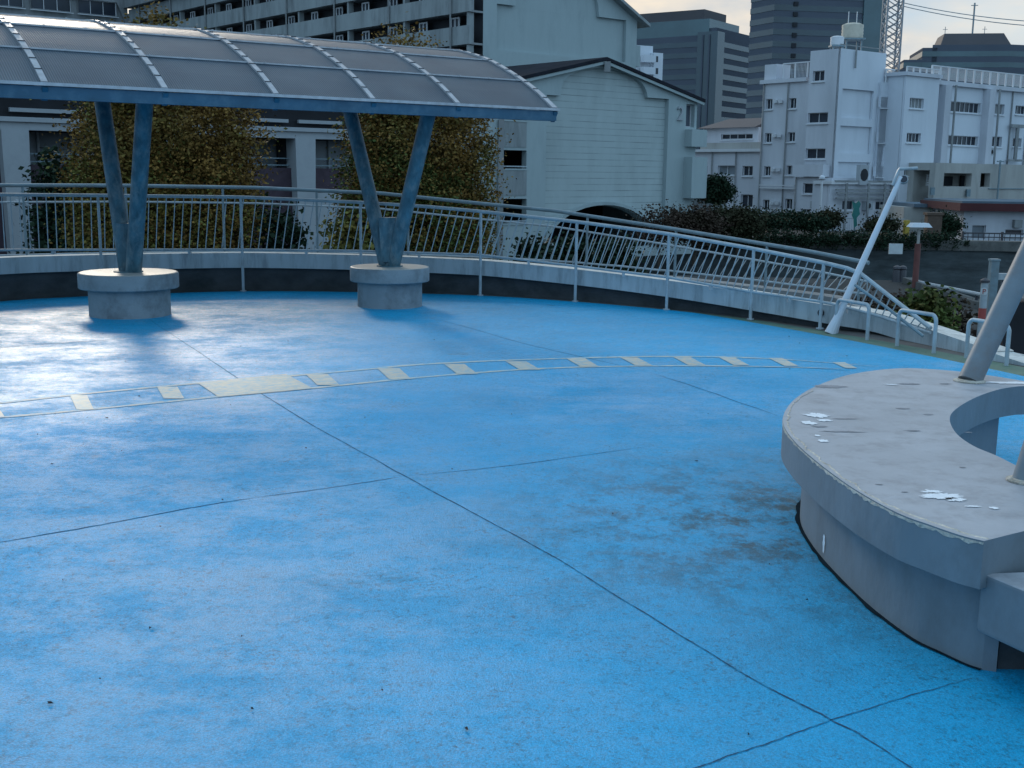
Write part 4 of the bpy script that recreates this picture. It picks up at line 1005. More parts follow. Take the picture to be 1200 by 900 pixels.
# tower right face
s1_ = ft.px(1033, 150)[0]; ztw = ft.px(981, 56)[1]
wins = []; 
pan = [pxwin(ft, 985, 1023, 105, 139), pxwin(ft, 983, 1021, 148, 180), pxwin(ft, 980, 1019, 190, 206), pxwin(ft, 986, 1024, 68, 97)]
pan = [(max(p_[0], .5), p_[1], p_[2], p_[3]) for p_ in pan[:3]]
wall_with_holes(ft, rect(0, s1_, GZ, ztw), [rect(*p_) for p_ in pan], .22, 'wall', M['white_b'], wb1)
fbox(ft, .35, s1_ - .003, GZ, ztw - .003, fl2.px(945, 150)[0] + .05, -.25).build('wall', M['white_b'], wb1)
# tower left face (n of frame with u=(.6,-.8) -> n=(-.8,-.6)
a_l = fl2.px(945, 150)[0]
wl_ = [pxwin(fl2, 952.5, 966, 83, 95), pxwin(fl2, 946.5, 970, 132, 144, 2), pxwin(fl2, 944, 967, 174, 186, 2)]
facade(fl2, a_l, -.003, GZ, ztw, wl_, wb1, 'white', .22, 0, name='wall')
fbox(fl2, a_l + .003, -.3, GZ, ztw - .01, -s1_ + .3, -.26).build('wall', M['white'], wb1)
# block B left of the tower, set back
fB = fl2.shift(d=-.9)
b0, b1 = fB.px(892, 150)[0], fB.px(944, 150)[0]; zB = fB.px(915, 97)[1]
wB = []
for (yt, yb_) in ((116, 128), (156, 167), (195, 206), (234, 246)):
    wB.append(pxwin(fB, 897.5 - (yt-116)*.03, 905 - (yt-116)*.03, yt, yb_)); wB.append(pxwin(fB, 924.5 - (yt-116)*.04, 933 - (yt-116)*.04, yt - 1, yb_ - 1))
facade(fB, b0, b1 + .3, GZ, zB, wB, wb1, 'white', .22, 9)
fbox(fB, b0 - .2, b1, zB - .02, zB + .3, -9, .25).build('cornice', M['white'], wb1)
fbox(fB, b0 - .1, b0 + 1.2, zB + .3, zB + 1.6, -2, -.2).build('parapet_block', M['white'], wb1)
# vents pairs
for y in (119, 159, 199, 238):
    for x in (910, 916):
        a, z = fB.px(x - (y - 119) * .035, y); mb = MB(); mb.box(tuple(fB.p(a, z, .2)), (.32, .32, .28)); mb.build('vent_hood', M['trim'], wb1)
# lower frontage below the tower left face
fC = fl2.shift(d=.6)
facade(fC, fC.px(934, 200)[0], fC.px(976, 200)[0], GZ, fC.px(955, 208)[1], [pxwin(fC, 941, 964, 215, 227, 2), pxwin(fC, 938, 949, 245, 250, 2)], wb1, 'white', .2, 3, name='annex_wall')
fbox(fC, fC.px(932, 193)[0], fC.px(968, 193)[0], fC.px(950, 207)[1], fC.px(950, 193)[1], -.5, .35).build('balcony_box', M['white'], wb1)
# annex in front of the tower right face
fD = ft.shift(d=1.2)
aw = [pxwin(fD, 987, 1001, 235, 246, 2), pxwin(fD, 1026, 1040, 236, 246, 2)]
facade(fD, fD.px(972, 230)[0], fD.px(1098, 230)[0], GZ, fD.px(1010, 216)[1], aw, wb1, 'white', .2, 1.5, name='annex_wall')
fbox(fD, fD.px(970, 230)[0], fD.px(1099, 230)[0], fD.px(1010, 216)[1], fD.px(1010, 216)[1] + .25, -1.5, .3).build('annex_ledge', M['trim'], wb1)
mb = MB()
for y, dd in ((212, .3), (222, .4), (226, .45), (232, .4)):
    a0_2, z = fD.px(975, y); a1_2, _ = fD.px(1092, y); mb.bar(fD.p(a0_2, z, dd), fD.p(a1_2, z, dd), .14, .12)
for x in (986, 1012, 1031, 1052, 1068, 1075):
    a, z = fD.px(x, 222); mb.bar(fD.p(a, GZ, .5), fD.p(a, z + .5, .5), .16, .16)
mb.build('pipework', M['conc'], wb1)
# recessed link with windows, right of the tower
fE = ft.shift(d=.35)
wE = [pxwin(fE, 1031.5, 1043, 114, 126), pxwin(fE, 1029, 1040, 155, 167), pxwin(fE, 1025.5, 1037, 195, 207)]
facade(fE, s1_ - .8, fE.px(1052, 150)[0], GZ, fE.px(1040, 97)[1], wE, wb1, 'white_b', .22, 6)
# projecting block D: left side and front
fF = ft.shift(d=2.0)
f0, f1 = fF.px(1058, 150)[0], fF.px(1097, 150)[0]; zF = fF.px(1080, 90)[1]
wF = [pxwin(fF, 1066, 1082.5, 115, 127, 4, 'blind'), pxwin(fF, 1062.5, 1079, 156, 167, 4), pxwin(fF, 1059.5, 1075, 197.5, 206, 4)]
facade(fF, f0, f1, GZ, zF, wF, wb1, 'white_b', .22, 7)
fbox(fF, f0 - .2, f1 + .1, zF, zF + .3, -7, .2).build('cornice', M['white'], wb1)
# long facade
fG = ft.shift(d=1.0)
g0, g1 = f1 + .0, fG.px(1262, 150)[0]; zG = fG.px(1150, 104)[1]
wG = [pxwin(fG, 1105, 1149, 119.5, 131.5, 8), pxwin(fG, 1102, 1146, 159, 170, 8), pxwin(fG, 1166, 1177, 122, 134, 1, 'blind'), pxwin(fG, 1190, 1203, 124, 134, 3), pxwin(fG, 1162, 1174, 160, 172, 2), pxwin(fG, 1187, 1197, 162, 172, 2), pxwin(fG, 1192, 1204, 205, 214, 2), pxwin(fG, 1215, 1230, 126, 137, 2)]
facade(fG, g0, g1, GZ, zG, wG, wb1, 'white_b', .25, 9)
fbox(fG, g0, g1, zG + .0, zG + .35, -9, .35).build('cornice', M['white'], wb1)
for x in (1101, 1153):
    a = fG.px(x, 140)[0]; fbox(fG, a - .45, a + .45, fG.px(x, 215)[1], zG - .02, .002, .7).build('pilaster', M['white'], wb1)
    mb = MB(); mb.bar(fG.p(a + .7, 0, .9), fG.p(a + .7, zG, .9), .14, .14); mb.build('downpipe', M['conc'], wb1)
mb = MB(); a, z = fG.px(1188, 148); a2, z2 = fG.px(1186, 188)
mb.bar(fG.p(a, z2, .4), fG.p(a, z, .4), .25, .25); mb.bar(fG.p(a - 1.1, z, .4), fG.p(a + 1.1, z, .4), .2, .3); mb.bar(fG.p(a - 1.1, z2, .4), fG.p(a + 1.1, z2, .4), .15, .2); mb.build('pipework', M['conc'], wb1)
# roof railings of white mesh panels
def roof_rail(fx_, s0, s1, z, hgt, d, step_):
    mb = MB(); mb.bar(fx_.p(s0, z + hgt, d), fx_.p(s1, z + hgt, d), .09, .09)
    pn = MB(); s_ = s0
    while s_ < s1:
        mb.bar(fx_.p(s_, z, d), fx_.p(s_, z + hgt, d), .12, .12)
        t_ = .06
        while t_ < step_ - .05: pn.bar(fx_.p(s_ + t_, z + .1, d), fx_.p(s_ + t_, z + hgt - .05, d), .025, .03); t_ += .14
        s_ += step_
    r_ = mb.build('roof_railing', M['trim'], wb1); pn.build('mesh_panel', M['trim'], r_)
roof_rail(fG, g0, g1, zG + .35, 1.15, .2, 1.25)
roof_rail(fE, s1_ - .1, fE.px(1050, 95)[0], fE.px(1040, 97)[1], 1.1, -.2, 1.2)
roof_rail(fB, fB.px(912, 90)[0], b1, zB + .3, 1.3, -.6, 1.3)
roof_rail(fF, f0, f1, zF + .3, .4, 0, .9)
# lower beige block in front of the long facade
fH = ft.shift(d=4.5)
hH = [pxwin(fH, 1106, 1138.5, 203, 218.5), pxwin(fH, 1149, 1160, 203, 219)]
sh0, sh1 = fH.px(1096, 200)[0], fH.px(1265, 200)[0]; zH = fH.px(1150, 192)[1]
wall_with_holes(fH, rect(sh0, sh1, GZ, zH), [rect(*h[:4]) for h in hH] + [rect(*pxwin(fH, 1101, 1137, 233, 240)[:4]), rect(*pxwin(fH, 1144, 1190, 234, 237)[:4])], .5, 'annex_wall', M['cream'], wb1)
fbox(fH, sh0 + .01, sh1 - .01, GZ, zH - .6, -3.2, -2.0).build('annex_back_wall', M['cream'], wb1); fbox(fH, sh0, sh1, zH - .6, zH, -3.2, -.51).build('annex_roof', M['cream'], wb1)
a = pxwin(fH, 1124, 1139, 207, 218); fbox(fH, a[0], a[1], a[2], a[3], -1.9, -1.8).build('opening', M['dark'], wb1)
a = pxwin(fH, 1148.5, 1153, 206, 219); fbox(fH, a[0], a[1], a[2], a[3], -1.9, -1.8).build('opening', M['dark'], wb1)
a = pxwin(fH, 1105, 1111, 203, 217); mb = MB()
for k_ in range(5): z = a[2] + (a[3] - a[2]) * k_ / 5; mb.bar(fH.p(a[0], z, -1.5), fH.p(a[1], z, -1.5), .08, .14)
mb.build('louvre', M['trim'], wb1)
mb = MB(); a, z = fH.px(1167, 192); a2, z2 = fH.px(1164, 235); mb.bar(fH.p(a, z2, .4), fH.p(a, z + .3, .4), .12, .12); mb.bar(fH.p(a - .5, z + .2, .4), fH.p(a + .5, z + .2, .4), .1, .1); mb.build('antenna_pole', M['hand'], wb1)
mb = MB(); z = fH.px(1160, 221)[1]; mb.bar(fH.p(fH.px(1158, 221)[0], z, .05), fH.p(sh1, z, .05), .08, .08); mb.build('pipework', M['hand'], wb1)
for x, y in ((1090, 224), (1132, 226)):
    a, z = fH.px(x, y); mb = MB(); mb.box(tuple(fH.p(a, z, .2)), (.3, .3, .6)); mb.build('meter_box', M['hand'], wb1)
# left low wing
fI = fl2.shift(d=-2.0)
i0_, i1_ = fI.px(806, 200)[0], fI.px(892, 200)[0]; zI = fI.px(850, 178)[1]
wI = [pxwin(fI, 819.5, 829, 194, 205.5), pxwin(fI, 841, 861, 194, 205, 2, 'curtain'), pxwin(fI, 870, 882, 194.5, 206, 2), pxwin(fI, 801.5, 811, 191, 200), pxwin(fI, 868, 882, 228, 243, 2)]
facade(fI, i0_ - 1, i1_, GZ, zI, [w_ for w_ in wI if w_[0] > i0_ - .8], wb1, 'white', .22, 9)
fbox(fI, i0_ - 1, i1_, zI, zI + .25, -9, .3).build('cornice', M['trim'], wb1)
fbox(fI, fI.px(818, 170)[0], i1_, zI + .25, fI.px(850, 167)[1], -.5, -.3).build('roof_parapet', M['cream'], wb1)
fJ = fI.shift(d=-4)
facade(fJ, fJ.px(824, 150)[0], fJ.px(889, 150)[0], zI + .26, fJ.px(850, 150)[1], [pxwin(fJ, 845, 882, 157, 163, 4)], wb1, 'white', .2, 5, name='penthouse_wall')
mb = MB(); a, b = fJ.px(830, 150)[0] - 1, fJ.px(889, 150)[0]; z, z2 = fJ.px(850, 150)[1], fJ.px(850, 138)[1]
mb.hexa([fJ.p(a, z, -6), fJ.p(b, z, -6), fJ.p(b, z, .5), fJ.p(a, z, .5), fJ.p(a + 1.6, z2, -5), fJ.p(b, z2, -5), fJ.p(b, z2, -2.2), fJ.p(a + 1.6, z2, -2.2)]); mb.build('penthouse_roof', M['off_roof'], wb1)
for (fq, x, y, w_, h_) in ((fB, 912, 253, .8, .7), (fB, 921, 253, .8, .7), (fC, 957, 240, .7, .6), (fD, 1014, 241, .9, .7), (fD, 1046, 224, .8, .9), (fD, 1008, 205, 1.1, 1.6), (fG, 1158, 178, .8, .6), (fI, 833, 230, .8, .7), (fD, 1083, 244, .8, .7)):
    a, z = fq.px(x, y); au = fbox(fq, a - w_ / 2, a + w_ / 2, z - h_ / 2, z + h_ / 2, .02, .4).build('air_conditioner', M['pillar'], wb1)
    c = fq.p(a, z, .405); mb = MB(); ux = Vector((fq.u.x, fq.u.y, 0)); mb.poly([(.32 * h_ * math.cos(k_ * .628), .32 * h_ * math.sin(k_ * .628)) for k_ in range(10)], [], lambda X, Z: c + ux * X + Vector((0, 0, Z))); mb.build('fan_grille', M['dark'], au)
mb = MB()
for fq, x in ((fB, 893), (fB, 921), (fC, 936), (fG, 1181), (fG, 1200), (fI, 836), (fI, 864)):
    a = fq.px(x, 170)[0]; ztop_ = {id(fB): zB, id(fC): fC.px(955, 208)[1], id(fG): zG, id(fI): zI}[id(fq)]; mb = MB(); mb.bar(fq.p(a, GZ, .1), fq.p(a, ztop_, .1), .1, .1); mb.build('downpipe', M['conc'], wb1)
# string pipes on B
mb = MB()
for y in (217, 220):
    a, z = fI.px(850, y); mb.bar(fB.p(fB.px(893, y)[0], fB.px(900, y)[1], .3), fB.p(fB.px(934, y)[0], fB.px(900, y)[1], .3), .12, .1)
mb.build('pipework', M['trim'], wb1)
# tanks on the tower
for (x0, x1, y0, y1, dpt) in ((988, 1010, 25, 47, -4), (974, 988, 41, 54, -3)):
    a0_, z1_ = ft.px(x0, y0, dpt); a1_, z0_2 = ft.px(x1, y1, dpt); c = ft.p((a0_ + a1_) / 2, 0, dpt); r_ = (a1_ - a0_) / 2 * .68
    tk = thing('water_tank', 'larger cream ribbed rooftop water tank on a steel stand' if x0 > 980 else 'smaller pale water tank beside the big one on the roof', 'water tank', 'rooftop water tanks')
    hh = z1_ - z0_2; prof_ = [(r_ * .96, 0)] + [(r_ * (1.0 if k_ % 2 else .96), hh * .82 * k_ / 8) for k_ in range(1, 8)] + [(r_ * .98, hh * .85), (r_ * .6, hh * .96), (r_ * .2, hh)]
    MB().lathe((c.x, c.y, z0_2), prof_, 24).build('tank_body', M['tank'] if x0 > 980 else M['trim'], tk, smooth=True)
    mb = MB()
    for sx in (-1, 1):
        for sy in (-1, 1): mb.bar((c.x + sx * r_ * .7, c.y + sy * r_ * .7, ztw), (c.x + sx * r_ * .7, c.y + sy * r_ * .7, z0_2), .12, .12)
    mb.box((c.x, c.y, z0_2 - .06), (r_ * 2, r_ * 2, .12)); mb.build('stand', M['hand'], tk)
    if x0 > 980:
        mb = MB()
        for sx in (-.4, .3): mb.bar((c.x + sx, c.y, z1_ - .2), (c.x + sx, c.y, z1_ + .9), .06, .06)
        mb.build('vent', M['trim'], tk)
mb = MB(); a, z = ft.px(1002, 56); mb.bar(ft.p(a, ft.px(1002, 80)[1], .15), ft.p(a, ztw, .15), .12, .12); mb.bar(ft.p(.3, ztw + .35, -.3), ft.p(s1_, ztw + .35, -.3), .07, .07); mb.build('roof_rail', M['conc'], wb1)

# ---------------- small red-edged building and cream shed on the far bank
rb_ = thing('riverside_house', 'low white riverside building with dark red roof fascia at the right edge', 'building')
fR = Frame(gy(1129, 260, 77), (1.0, -.06))
r0_ = 0; r1_ = fR.px(1290, 260)[0]; zR = fR.px(1140, 247)[1]
facade(fR, r0_, r1_, GZ, zR, [pxwin(fR, 1139, 1155, 264, 280, 1, 'curtain'), pxwin(fR, 1178, 1199, 269, 276, 1, 'off_roof')], rb_, 'white', .2, 8, name='wall')
fbox(fR, r0_ - .5, r1_, zR, fR.px(1140, 238)[1], -8.5, .7).build('roof_fascia', M['redroof'], rb_)
fbox(fR, r0_ - .3, r1_, fR.px(1140, 238)[1] + .003, fR.px(1140, 235.5)[1], -8.3, .4).build('roof', M['slate'], rb_)
mb = MB(); a, z = fR.px(1191, 262); mb.box(tuple(fR.p(a, z, .2)), (.5, .4, .5)); mb.build('wall_lamp', M['conc'], rb_)
shed = thing('flat_shed', 'low cream wall-like shed with blue-grey flat roof under the long white facade', 'building')
fS = Frame(gy(1059, 250, 84), (1.0, -.03)); s1s = fS.px(1127, 250)[0]
facade(fS, 0, s1s, GZ, fS.px(1090, 243)[1], [], shed, 'cream', .2, 6); fbox(fS, .6, s1s, fS.px(1090, 243)[1], fS.px(1090, 239)[1], -6, .3).build('roof', M['slate'], shed)
# grey stained block beside the hall
gb = thing('retaining_block', 'stained grey concrete block beside the round dark bush', 'wall')
fK = Frame(gy(812, 230, 72), (.95, .3)); fbox(fK, 0, fK.px(852, 230)[0], GZ, fK.px(830, 221)[1], -3, 0).build('block', M['conc'], gb)
# white stepped apartments
sa = thing('white_flats', 'small white stepped flats seen between the gable and the dark office block', 'building')
fL = Frame(gy(745, 80, 170), (.9, .43))
for k_, (x0, x1, yt) in enumerate([(735, 765, 52), (762, 770, 62), (764, 774.5, 62)]):
    a, b = fL.px(x0, 75)[0], fL.px(x1, 75)[0]; z = fL.px(x0, yt)[1]; fbox(fL, a, b, GZ, z, -6, -.1 + k_ * .3).build('wall', M['white_b'], sa)
for y in (66, 80, 92):
    for x0, x1 in ((750, 757), (763, 769)):
        w_ = pxwin(fL, x0, x1, y, y + 7); fbox(fL, w_[0], w_[1], w_[2], w_[3], .2, .52).build('window', M['glass'], sa)
    a, b = fL.px(748, 75)[0], fL.px(762, 75)[0]; z = fL.px(755, y + 8)[1]; fbox(fL, a, b, z, z + 1.0, .6, 1.5).build('balcony', M['white_b'], sa)

# ---------------- office towers (far)
def office(label, corner, uR_, uL_, lenR, lenL, ztop, zstep, z0, glass='off_glass', steps=(), cut=0, group='banded office towers on the skyline', start=0.5):
    root = thing('office_tower', label, 'office tower', group)
    fR_ = Frame(corner, uR_); c = Vector((corner.x, corner.y, 0)); a = Vector((uR_[0], uR_[1], 0)).normalized() * lenR; b = Vector((uL_[0], uL_[1], 0)).normalized() * lenL
    def ringbox(z0_, z1_, e, mb, la=1, lb=1, oa=0, ob=0):
        A, B = a.normalized(), b.normalized(); o = c + A * oa + B * ob
        p0 = o - A * e - B * e; p1 = o + a * la + A * e - B * e; p2 = o + a * la + b * lb + A * e + B * e; p3 = o + b * lb + B * e - A * e
        mb.hexa([P3(p, z0_) for p in (p0, p1, p2, p3)] + [P3(p, z1_) for p in (p0, p1, p2, p3)])
    mb = MB(); ringbox(GZ, ztop, 0, mb); mb.build('shaft', M['off_conc'], root)
    z = z0
    while z < ztop - 1.2:
        mb = MB(); ringbox(z, z + zstep * .48, .12, mb); mb.build('window_band', M[glass], root); z += zstep
    for (za, zb2, la, lb, oa, ob, m_) in steps:
        mb = MB(); ringbox(za, zb2, 0, mb, la, lb, oa, ob); mb.build('upper_storey', M[m_], root)
    return root, a, b, c, ringbox
K = 400
c1 = gy(838, 100, K)
zt1 = gy(838, 40, K).z; zst = 11.9 * K / F
t1 = office('dark banded office block with stepped brown top on the left of the skyline', c1, (.574, .819), (-.819, .574), 38, 36, zt1, zst, 5, steps=[
    (zt1 + .01, zt1 + 5.2, .62, .9, 0, 3, 'off_glass_l'), (zt1 + 5.21, zt1 + 8.6, .45, .78, 2, 6, 'off_roof'), (zt1 + .012, zt1 + 2.2, .85, .95, .5, .5, 'off_conc')])
# vertical glass slot at the corner
r_, a, b, c, rb2 = t1
A_, B_ = a.normalized(), b.normalized()
mb = MB()
mb.hexa([P3(c + B_ * 7 - A_ * .4, 5), P3(c - B_ * .4 - A_ * .4, 5), P3(c + A_ * 5 - B_ * .4, 5), P3(c + A_ * 5 + B_ * 7, 5), P3(c + B_ * 7 - A_ * .4, zt1 + 1), P3(c - B_ * .4 - A_ * .4, zt1 + 1), P3(c + A_ * 5 - B_ * .4, zt1 + 1), P3(c + A_ * 5 + B_ * 7, zt1 + 1)]); mb.build('corner_glazing', M['off_glass'], r_)
for k_ in (2.2, 4.6): 
    mb = MB(); mb.hexa([P3(c + B_ * (k_ + .5) - A_ * .7, 5), P3(c + B_ * k_ - A_ * .7, 5), P3(c + B_ * k_, 5), P3(c + B_ * (k_ + .5), 5)] + [P3(c + B_ * (k_ + .5) - A_ * .7, zt1), P3(c + B_ * k_ - A_ * .7, zt1), P3(c + B_ * k_, zt1), P3(c + B_ * (k_ + .5), zt1)]); mb.build('fin', M['off_conc'], r_)
K2 = 370
c2 = gy(904, 80, K2)
t2 = office('tall dark office tower cut off by the top of the picture behind the stair tower', c2, (.985, .17), (-.42, .907), (1036 - 904) / F * K2 * 1.0, 12, gy(904, -60, K2).z, 13.2 * K2 / F, 8)
r_, a, b, c, rb2 = t2
A_, B_ = a.normalized(), b.normalized(); zt2 = gy(904, -60, K2).z
mb = MB(); sA = (1010 - 904) / F * K2; p0 = c + A_ * sA - B_ * .6; p1 = c + A_ * (a.length + .2) - B_ * .6
mb.hexa([P3(p0, 8), P3(p1, 8), P3(p1 + B_ * .3, 8), P3(p0 + B_ * .3, 8), P3(p0, zt2), P3(p1, zt2), P3(p1 + B_ * .3, zt2), P3(p0 + B_ * .3, zt2)]); mb.build('corner_glazing', M['off_glass_l'], r_)
for k_ in range(12):
    z = gy(930, 92 - k_ * 12.2, K2).z; s_ = (926 - 904) / F * K2; p0 = c + A_ * s_ - B_ * .5; p1 = p0 + A_ * 1.4
    mb = MB(); mb.hexa([P3(p0, z), P3(p1, z), P3(p1 + B_ * .4, z), P3(p0 + B_ * .4, z), P3(p0, z + 1.3), P3(p1, z + 1.3), P3(p1 + B_ * .4, z + 1.3), P3(p0 + B_ * .4, z + 1.3)]); mb.build('vent', M['dark'], r_)
    for x in (1, ):
        q0 = c - B_ * .3 + A_ * ((914 - 904) / F * K2)
K3 = 360
c3 = gy(1180, 100, K3)
zA = gy(1180, 52, K3).z
t3 = office('wide stepped dark office block on the right of the skyline with brown sloped top', c3, (.97, .25), (-.985, .17), 60, (1180 - 1096) / F * K3, zA, 12.2 * K3 / F, 5, glass='off_glass_l', steps=[])
r_, a, b, c, rb2 = t3; A_, B_ = a.normalized(), b.normalized()
for (xa, xb, yt) in ((1079, 1096, 56), (1058, 1079, 70), (1050, 1058, 82)):
    fo = Frame(c, (-B_.x, -B_.y)); s0 = fo.px(xa, 90)[0]; s1 = fo.px(xb, 90)[0] + .01; z = fo.px(xa, yt)[1]
    fbox(fo, s0, s1, GZ, z, -25, 0).build('wing', M['off_conc'], r_)
    zz = 5 + 12.2 * K3 / F * .0
    while zz < z - .5:
        fbox(fo, s0 - .1, s1, zz, min(zz + 12.2 * K3 / F * .48, z - .1), -25.1, .12).build('window_band', M['off_glass_l'], r_); zz += 12.2 * K3 / F
fo = Frame(c, (-B_.x, -B_.y)); s0, z0_3 = fo.px(1103, 51); s1, _ = fo.px(1186, 51); z1_3 = fo.px(1140, 38)[1]
mb = MB(); mb.hexa([fo.p(s0, zA + .01, -16), fo.p(s1, zA + .01, -16), fo.p(s1, zA + .01, -1), fo.p(s0, zA + .01, -1), fo.p(s0 + 1.2, z1_3, -14), fo.p(s1 - 2, z1_3, -14), fo.p(s1 - 2, z1_3, -2.5), fo.p(s0 + 1.2, z1_3, -2.5)]); mb.build('roof_block', M['off_roof'], r_)
mb = MB(); s_ = fo.px(1145, 30)[0]; mb.bar(fo.p(s_, z1_3, -6), fo.p(s_, fo.px(1147, 0)[1], -6), .4, .4); mb.bar(fo.p(s_ - 1, fo.px(1147, 3)[1], -6), fo.p(s_ + 1, fo.px(1147, 3)[1], -6), .2, .2)
for x in (1112, 1159): s_ = fo.px(x, 34)[0]; mb.bar(fo.p(s_, z1_3 - .1, -6), fo.p(s_, z1_3 + 2.4, -6), .15, .15); mb.bar(fo.p(s_ - .7, z1_3 + 1.6, -6), fo.p(s_ + .7, z1_3 + 1.6, -6), .12, .12)
mb.build('antenna', M['hand'], r_)
# low distant roof between hall and white building
# ---------------- lattice tower + cables
lt = thing('lattice_tower', 'grey steel lattice transmission tower behind the white building', 'pylon')
fT = Frame(gy(1043, 60, 130), (1, 0)); hw = (1052 - 1033) / F * 130 / 2
cc_ = fT.o; zt_t = gy(1043, -60, 130).z
cor = [Vector((cc_.x + sx * hw * .9, cc_.y + sy * hw * .9, 0)) for sx, sy in ((-1, -1), (1, -1), (1, 1), (-1, 1))]
mb = MB()
for p in cor: mb.bar(P3(p, GZ), P3(p, zt_t), .17, .17)
mb.build('leg_frame', M['lattice'], lt); mb = MB(); z = 5.0; st_ = hw * 1.1
while z < zt_t:
    for k_ in range(4):
        p, q = cor[k_], cor[(k_ + 1) % 4]; mb.bar(P3(p, z), P3(q, z + st_), .09, .09); mb.bar(P3(q, z), P3(p, z + st_), .09, .09)
    z += st_
mb.build('bracing', M['lattice'], lt)
for (ya, yb2, lab) in ((2, 20, 'upper overhead cable running right from the lattice tower'), (6, 26, 'lower overhead cable running right from the lattice tower')):
    a, b = gy(1053, ya, 130), gy(1300, yb2 + 8, 110); pts = [a.lerp(b, t / 12) + Vector((0, 0, -1.2 * 4 * (t / 12) * (1 - t / 12) * .5)) for t in range(13)]
    tag(MB().tube(pts, .04, 4).build('overhead_cable', M['hand']), lab, 'cable', 'overhead cables')

# ================================================================== VEGETATION
def leaf_mesh(vols, n, size, flat=.6, clump=.35, seed=1):
    rnd = random.Random(seed); mb = MB()
    centers = []
    tot = sum(v[3] * v[4] * v[5] for v in vols)
    ncl = max(12, n // 26)
    for v in vols:
        cx, cy, cz, rx, ry, rz = v
        for _ in range(max(3, int(ncl * (rx * ry * rz) / tot))):
            while True:
                d = Vector((rnd.gauss(0, 1), rnd.gauss(0, 1), rnd.gauss(0, 1)))
                if d.length > .1: break
            d.normalize(); r_ = rnd.uniform(.55, 1.0) ** .6 if rnd.random() < .62 else rnd.uniform(.2, .8)
            r_ *= 1 + .14 * mnoise.noise(Vector((d.x * 2.3 + seed, d.y * 2.3, d.z * 2.3)))
            centers.append(Vector((cx + d.x * rx * r_, cy + d.y * ry * r_, cz + d.z * rz * r_)))
    per = max(1, n // len(centers))
    for c in centers:
        cr_ = clump * rnd.uniform(.5, 1.3)
        for _ in range(per):
            p = c + Vector((rnd.gauss(0, .5), rnd.gauss(0, .5), rnd.gauss(0, .4))) * cr_
            s_ = size * rnd.uniform(.6, 1.35); a = Vector((rnd.gauss(0, 1), rnd.gauss(0, 1), rnd.gauss(0, .6))).normalized(); b = a.cross(Vector((rnd.gauss(0, 1), rnd.gauss(0, 1), rnd.gauss(0, 1)))).normalized()
            mb.face([p - a * s_ * .5, p + b * s_ * .32, p + a * s_ * .5, p - b * s_ * .32])
    return mb
def trunk_mesh(base, top, r_, limbs, seed=1):
    rnd = random.Random(seed); mb = MB(); base, top = Vector(base), Vector(top)
    pts = [base.lerp(top, t / 6) + Vector((rnd.uniform(-.05, .05), rnd.uniform(-.05, .05), 0)) for t in range(7)]
    mb.tube(pts, [r_ * (1 - .85 * t / 6) for t in range(7)], 10)
    for l in limbs:
        t = rnd.uniform(.3, .8); s_ = base.lerp(top, t); e = Vector(l); mid = s_.lerp(e, .5) + Vector((0, 0, .15)); mb.tube([s_, mid, e], [r_ * .4 * (1 - t * .5), r_ * .25, r_ * .08], 6)
    return mb
def tree(label, x0, x1, ytop, Y, ml, n, size, seed, name='leafy_tree', ybot=None, shape='column', group=None, cat='tree', zbase=GZ, clump=.35, mat2=None):
    c = gy((x0 + x1) / 2, 200, Y); wd = (x1 - x0) / F * Y / 2; zt_ = gy((x0 + x1) / 2, ytop, Y).z; zb2 = gy((x0 + x1) / 2, ybot, Y).z if ybot else zbase + 1.2
    root = thing(name, label, cat, group); h = zt_ - zb2
    if shape == 'column':
        vols = [(c.x, c.y, zb2 + h * .30, wd * .95, wd * .9, h * .32), (c.x + wd * .05, c.y, zb2 + h * .58, wd * .97, wd * .9, h * .30), (c.x - wd * .15, c.y, zb2 + h * .80, wd * .6, wd * .6, h * .2),
                (c.x - wd * .55, c.y, zb2 + h * .45, wd * .42, wd * .5, h * .22), (c.x + wd * .6, c.y - .2, zb2 + h * .40, wd * .40, wd * .5, h * .25), (c.x + wd * .5, c.y, zb2 + h * .68, wd * .42, wd * .4, h * .16), (c.x - wd * .45, c.y, zb2 + h * .7, wd * .4, wd * .4, h * .14)]
    else:
        rn = random.Random(seed); vols = [(c.x, c.y, zb2 + h * .45, wd * .8, wd * .6, h * .5)]
        for _ in range(4): vols.append((c.x + rn.uniform(-.7, .7) * wd, c.y + rn.uniform(-.3, .3) * wd, zb2 + h * rn.uniform(.3, .72), wd * .38, wd * .35, h * .28))
    if mat2:
        leaf_mesh(vols, int(n * .62), size, seed=seed, clump=clump).build('crown', M[ml], root)
        v2 = [vols[i] for i in ((0, 3, 6) if len(vols) > 6 else (0,))]
        leaf_mesh(v2, int(n * .38), size, seed=seed + 50, clump=clump).build('foliage_cluster', M[mat2], root)
    else: leaf_mesh(vols, n, size, seed=seed, clump=clump).build('crown', M[ml], root)
    rn = random.Random(seed); limbs = [(v[0] + rn.uniform(-.3, .3) * v[3], v[1], v[2]) for v in vols]
    trunk_mesh((c.x, c.y, zbase), (c.x, c.y, zb2 + h * .75), max(.05, wd * .08), limbs, seed).build('trunk', M['bark'], root)
    settle(root, (c.x, c.y, zbase))
    return root
tree('broad autumn tree with yellow-green left side behind the left V column', 80, 308, 12, 24, 'leaf_o', 110000, .075, 11, mat2='leaf_y')
tree('columnar autumn tree with rusty leaves behind the right V column', 396, 583, 30, 26, 'leaf_o', 95000, .075, 23, mat2='leaf_g')
tree('dark evergreen shrub at the left between the first pillar and the autumn tree', 34, 96, 165, 25.5, 'leaf_d', 5000, .13, 31, name='evergreen_shrub', cat='shrub')
tree('dark green shrub low behind the railing between the two autumn trees', 300, 350, 235, 24, 'leaf_d', 3500, .12, 37, name='evergreen_shrub', cat='shrub')
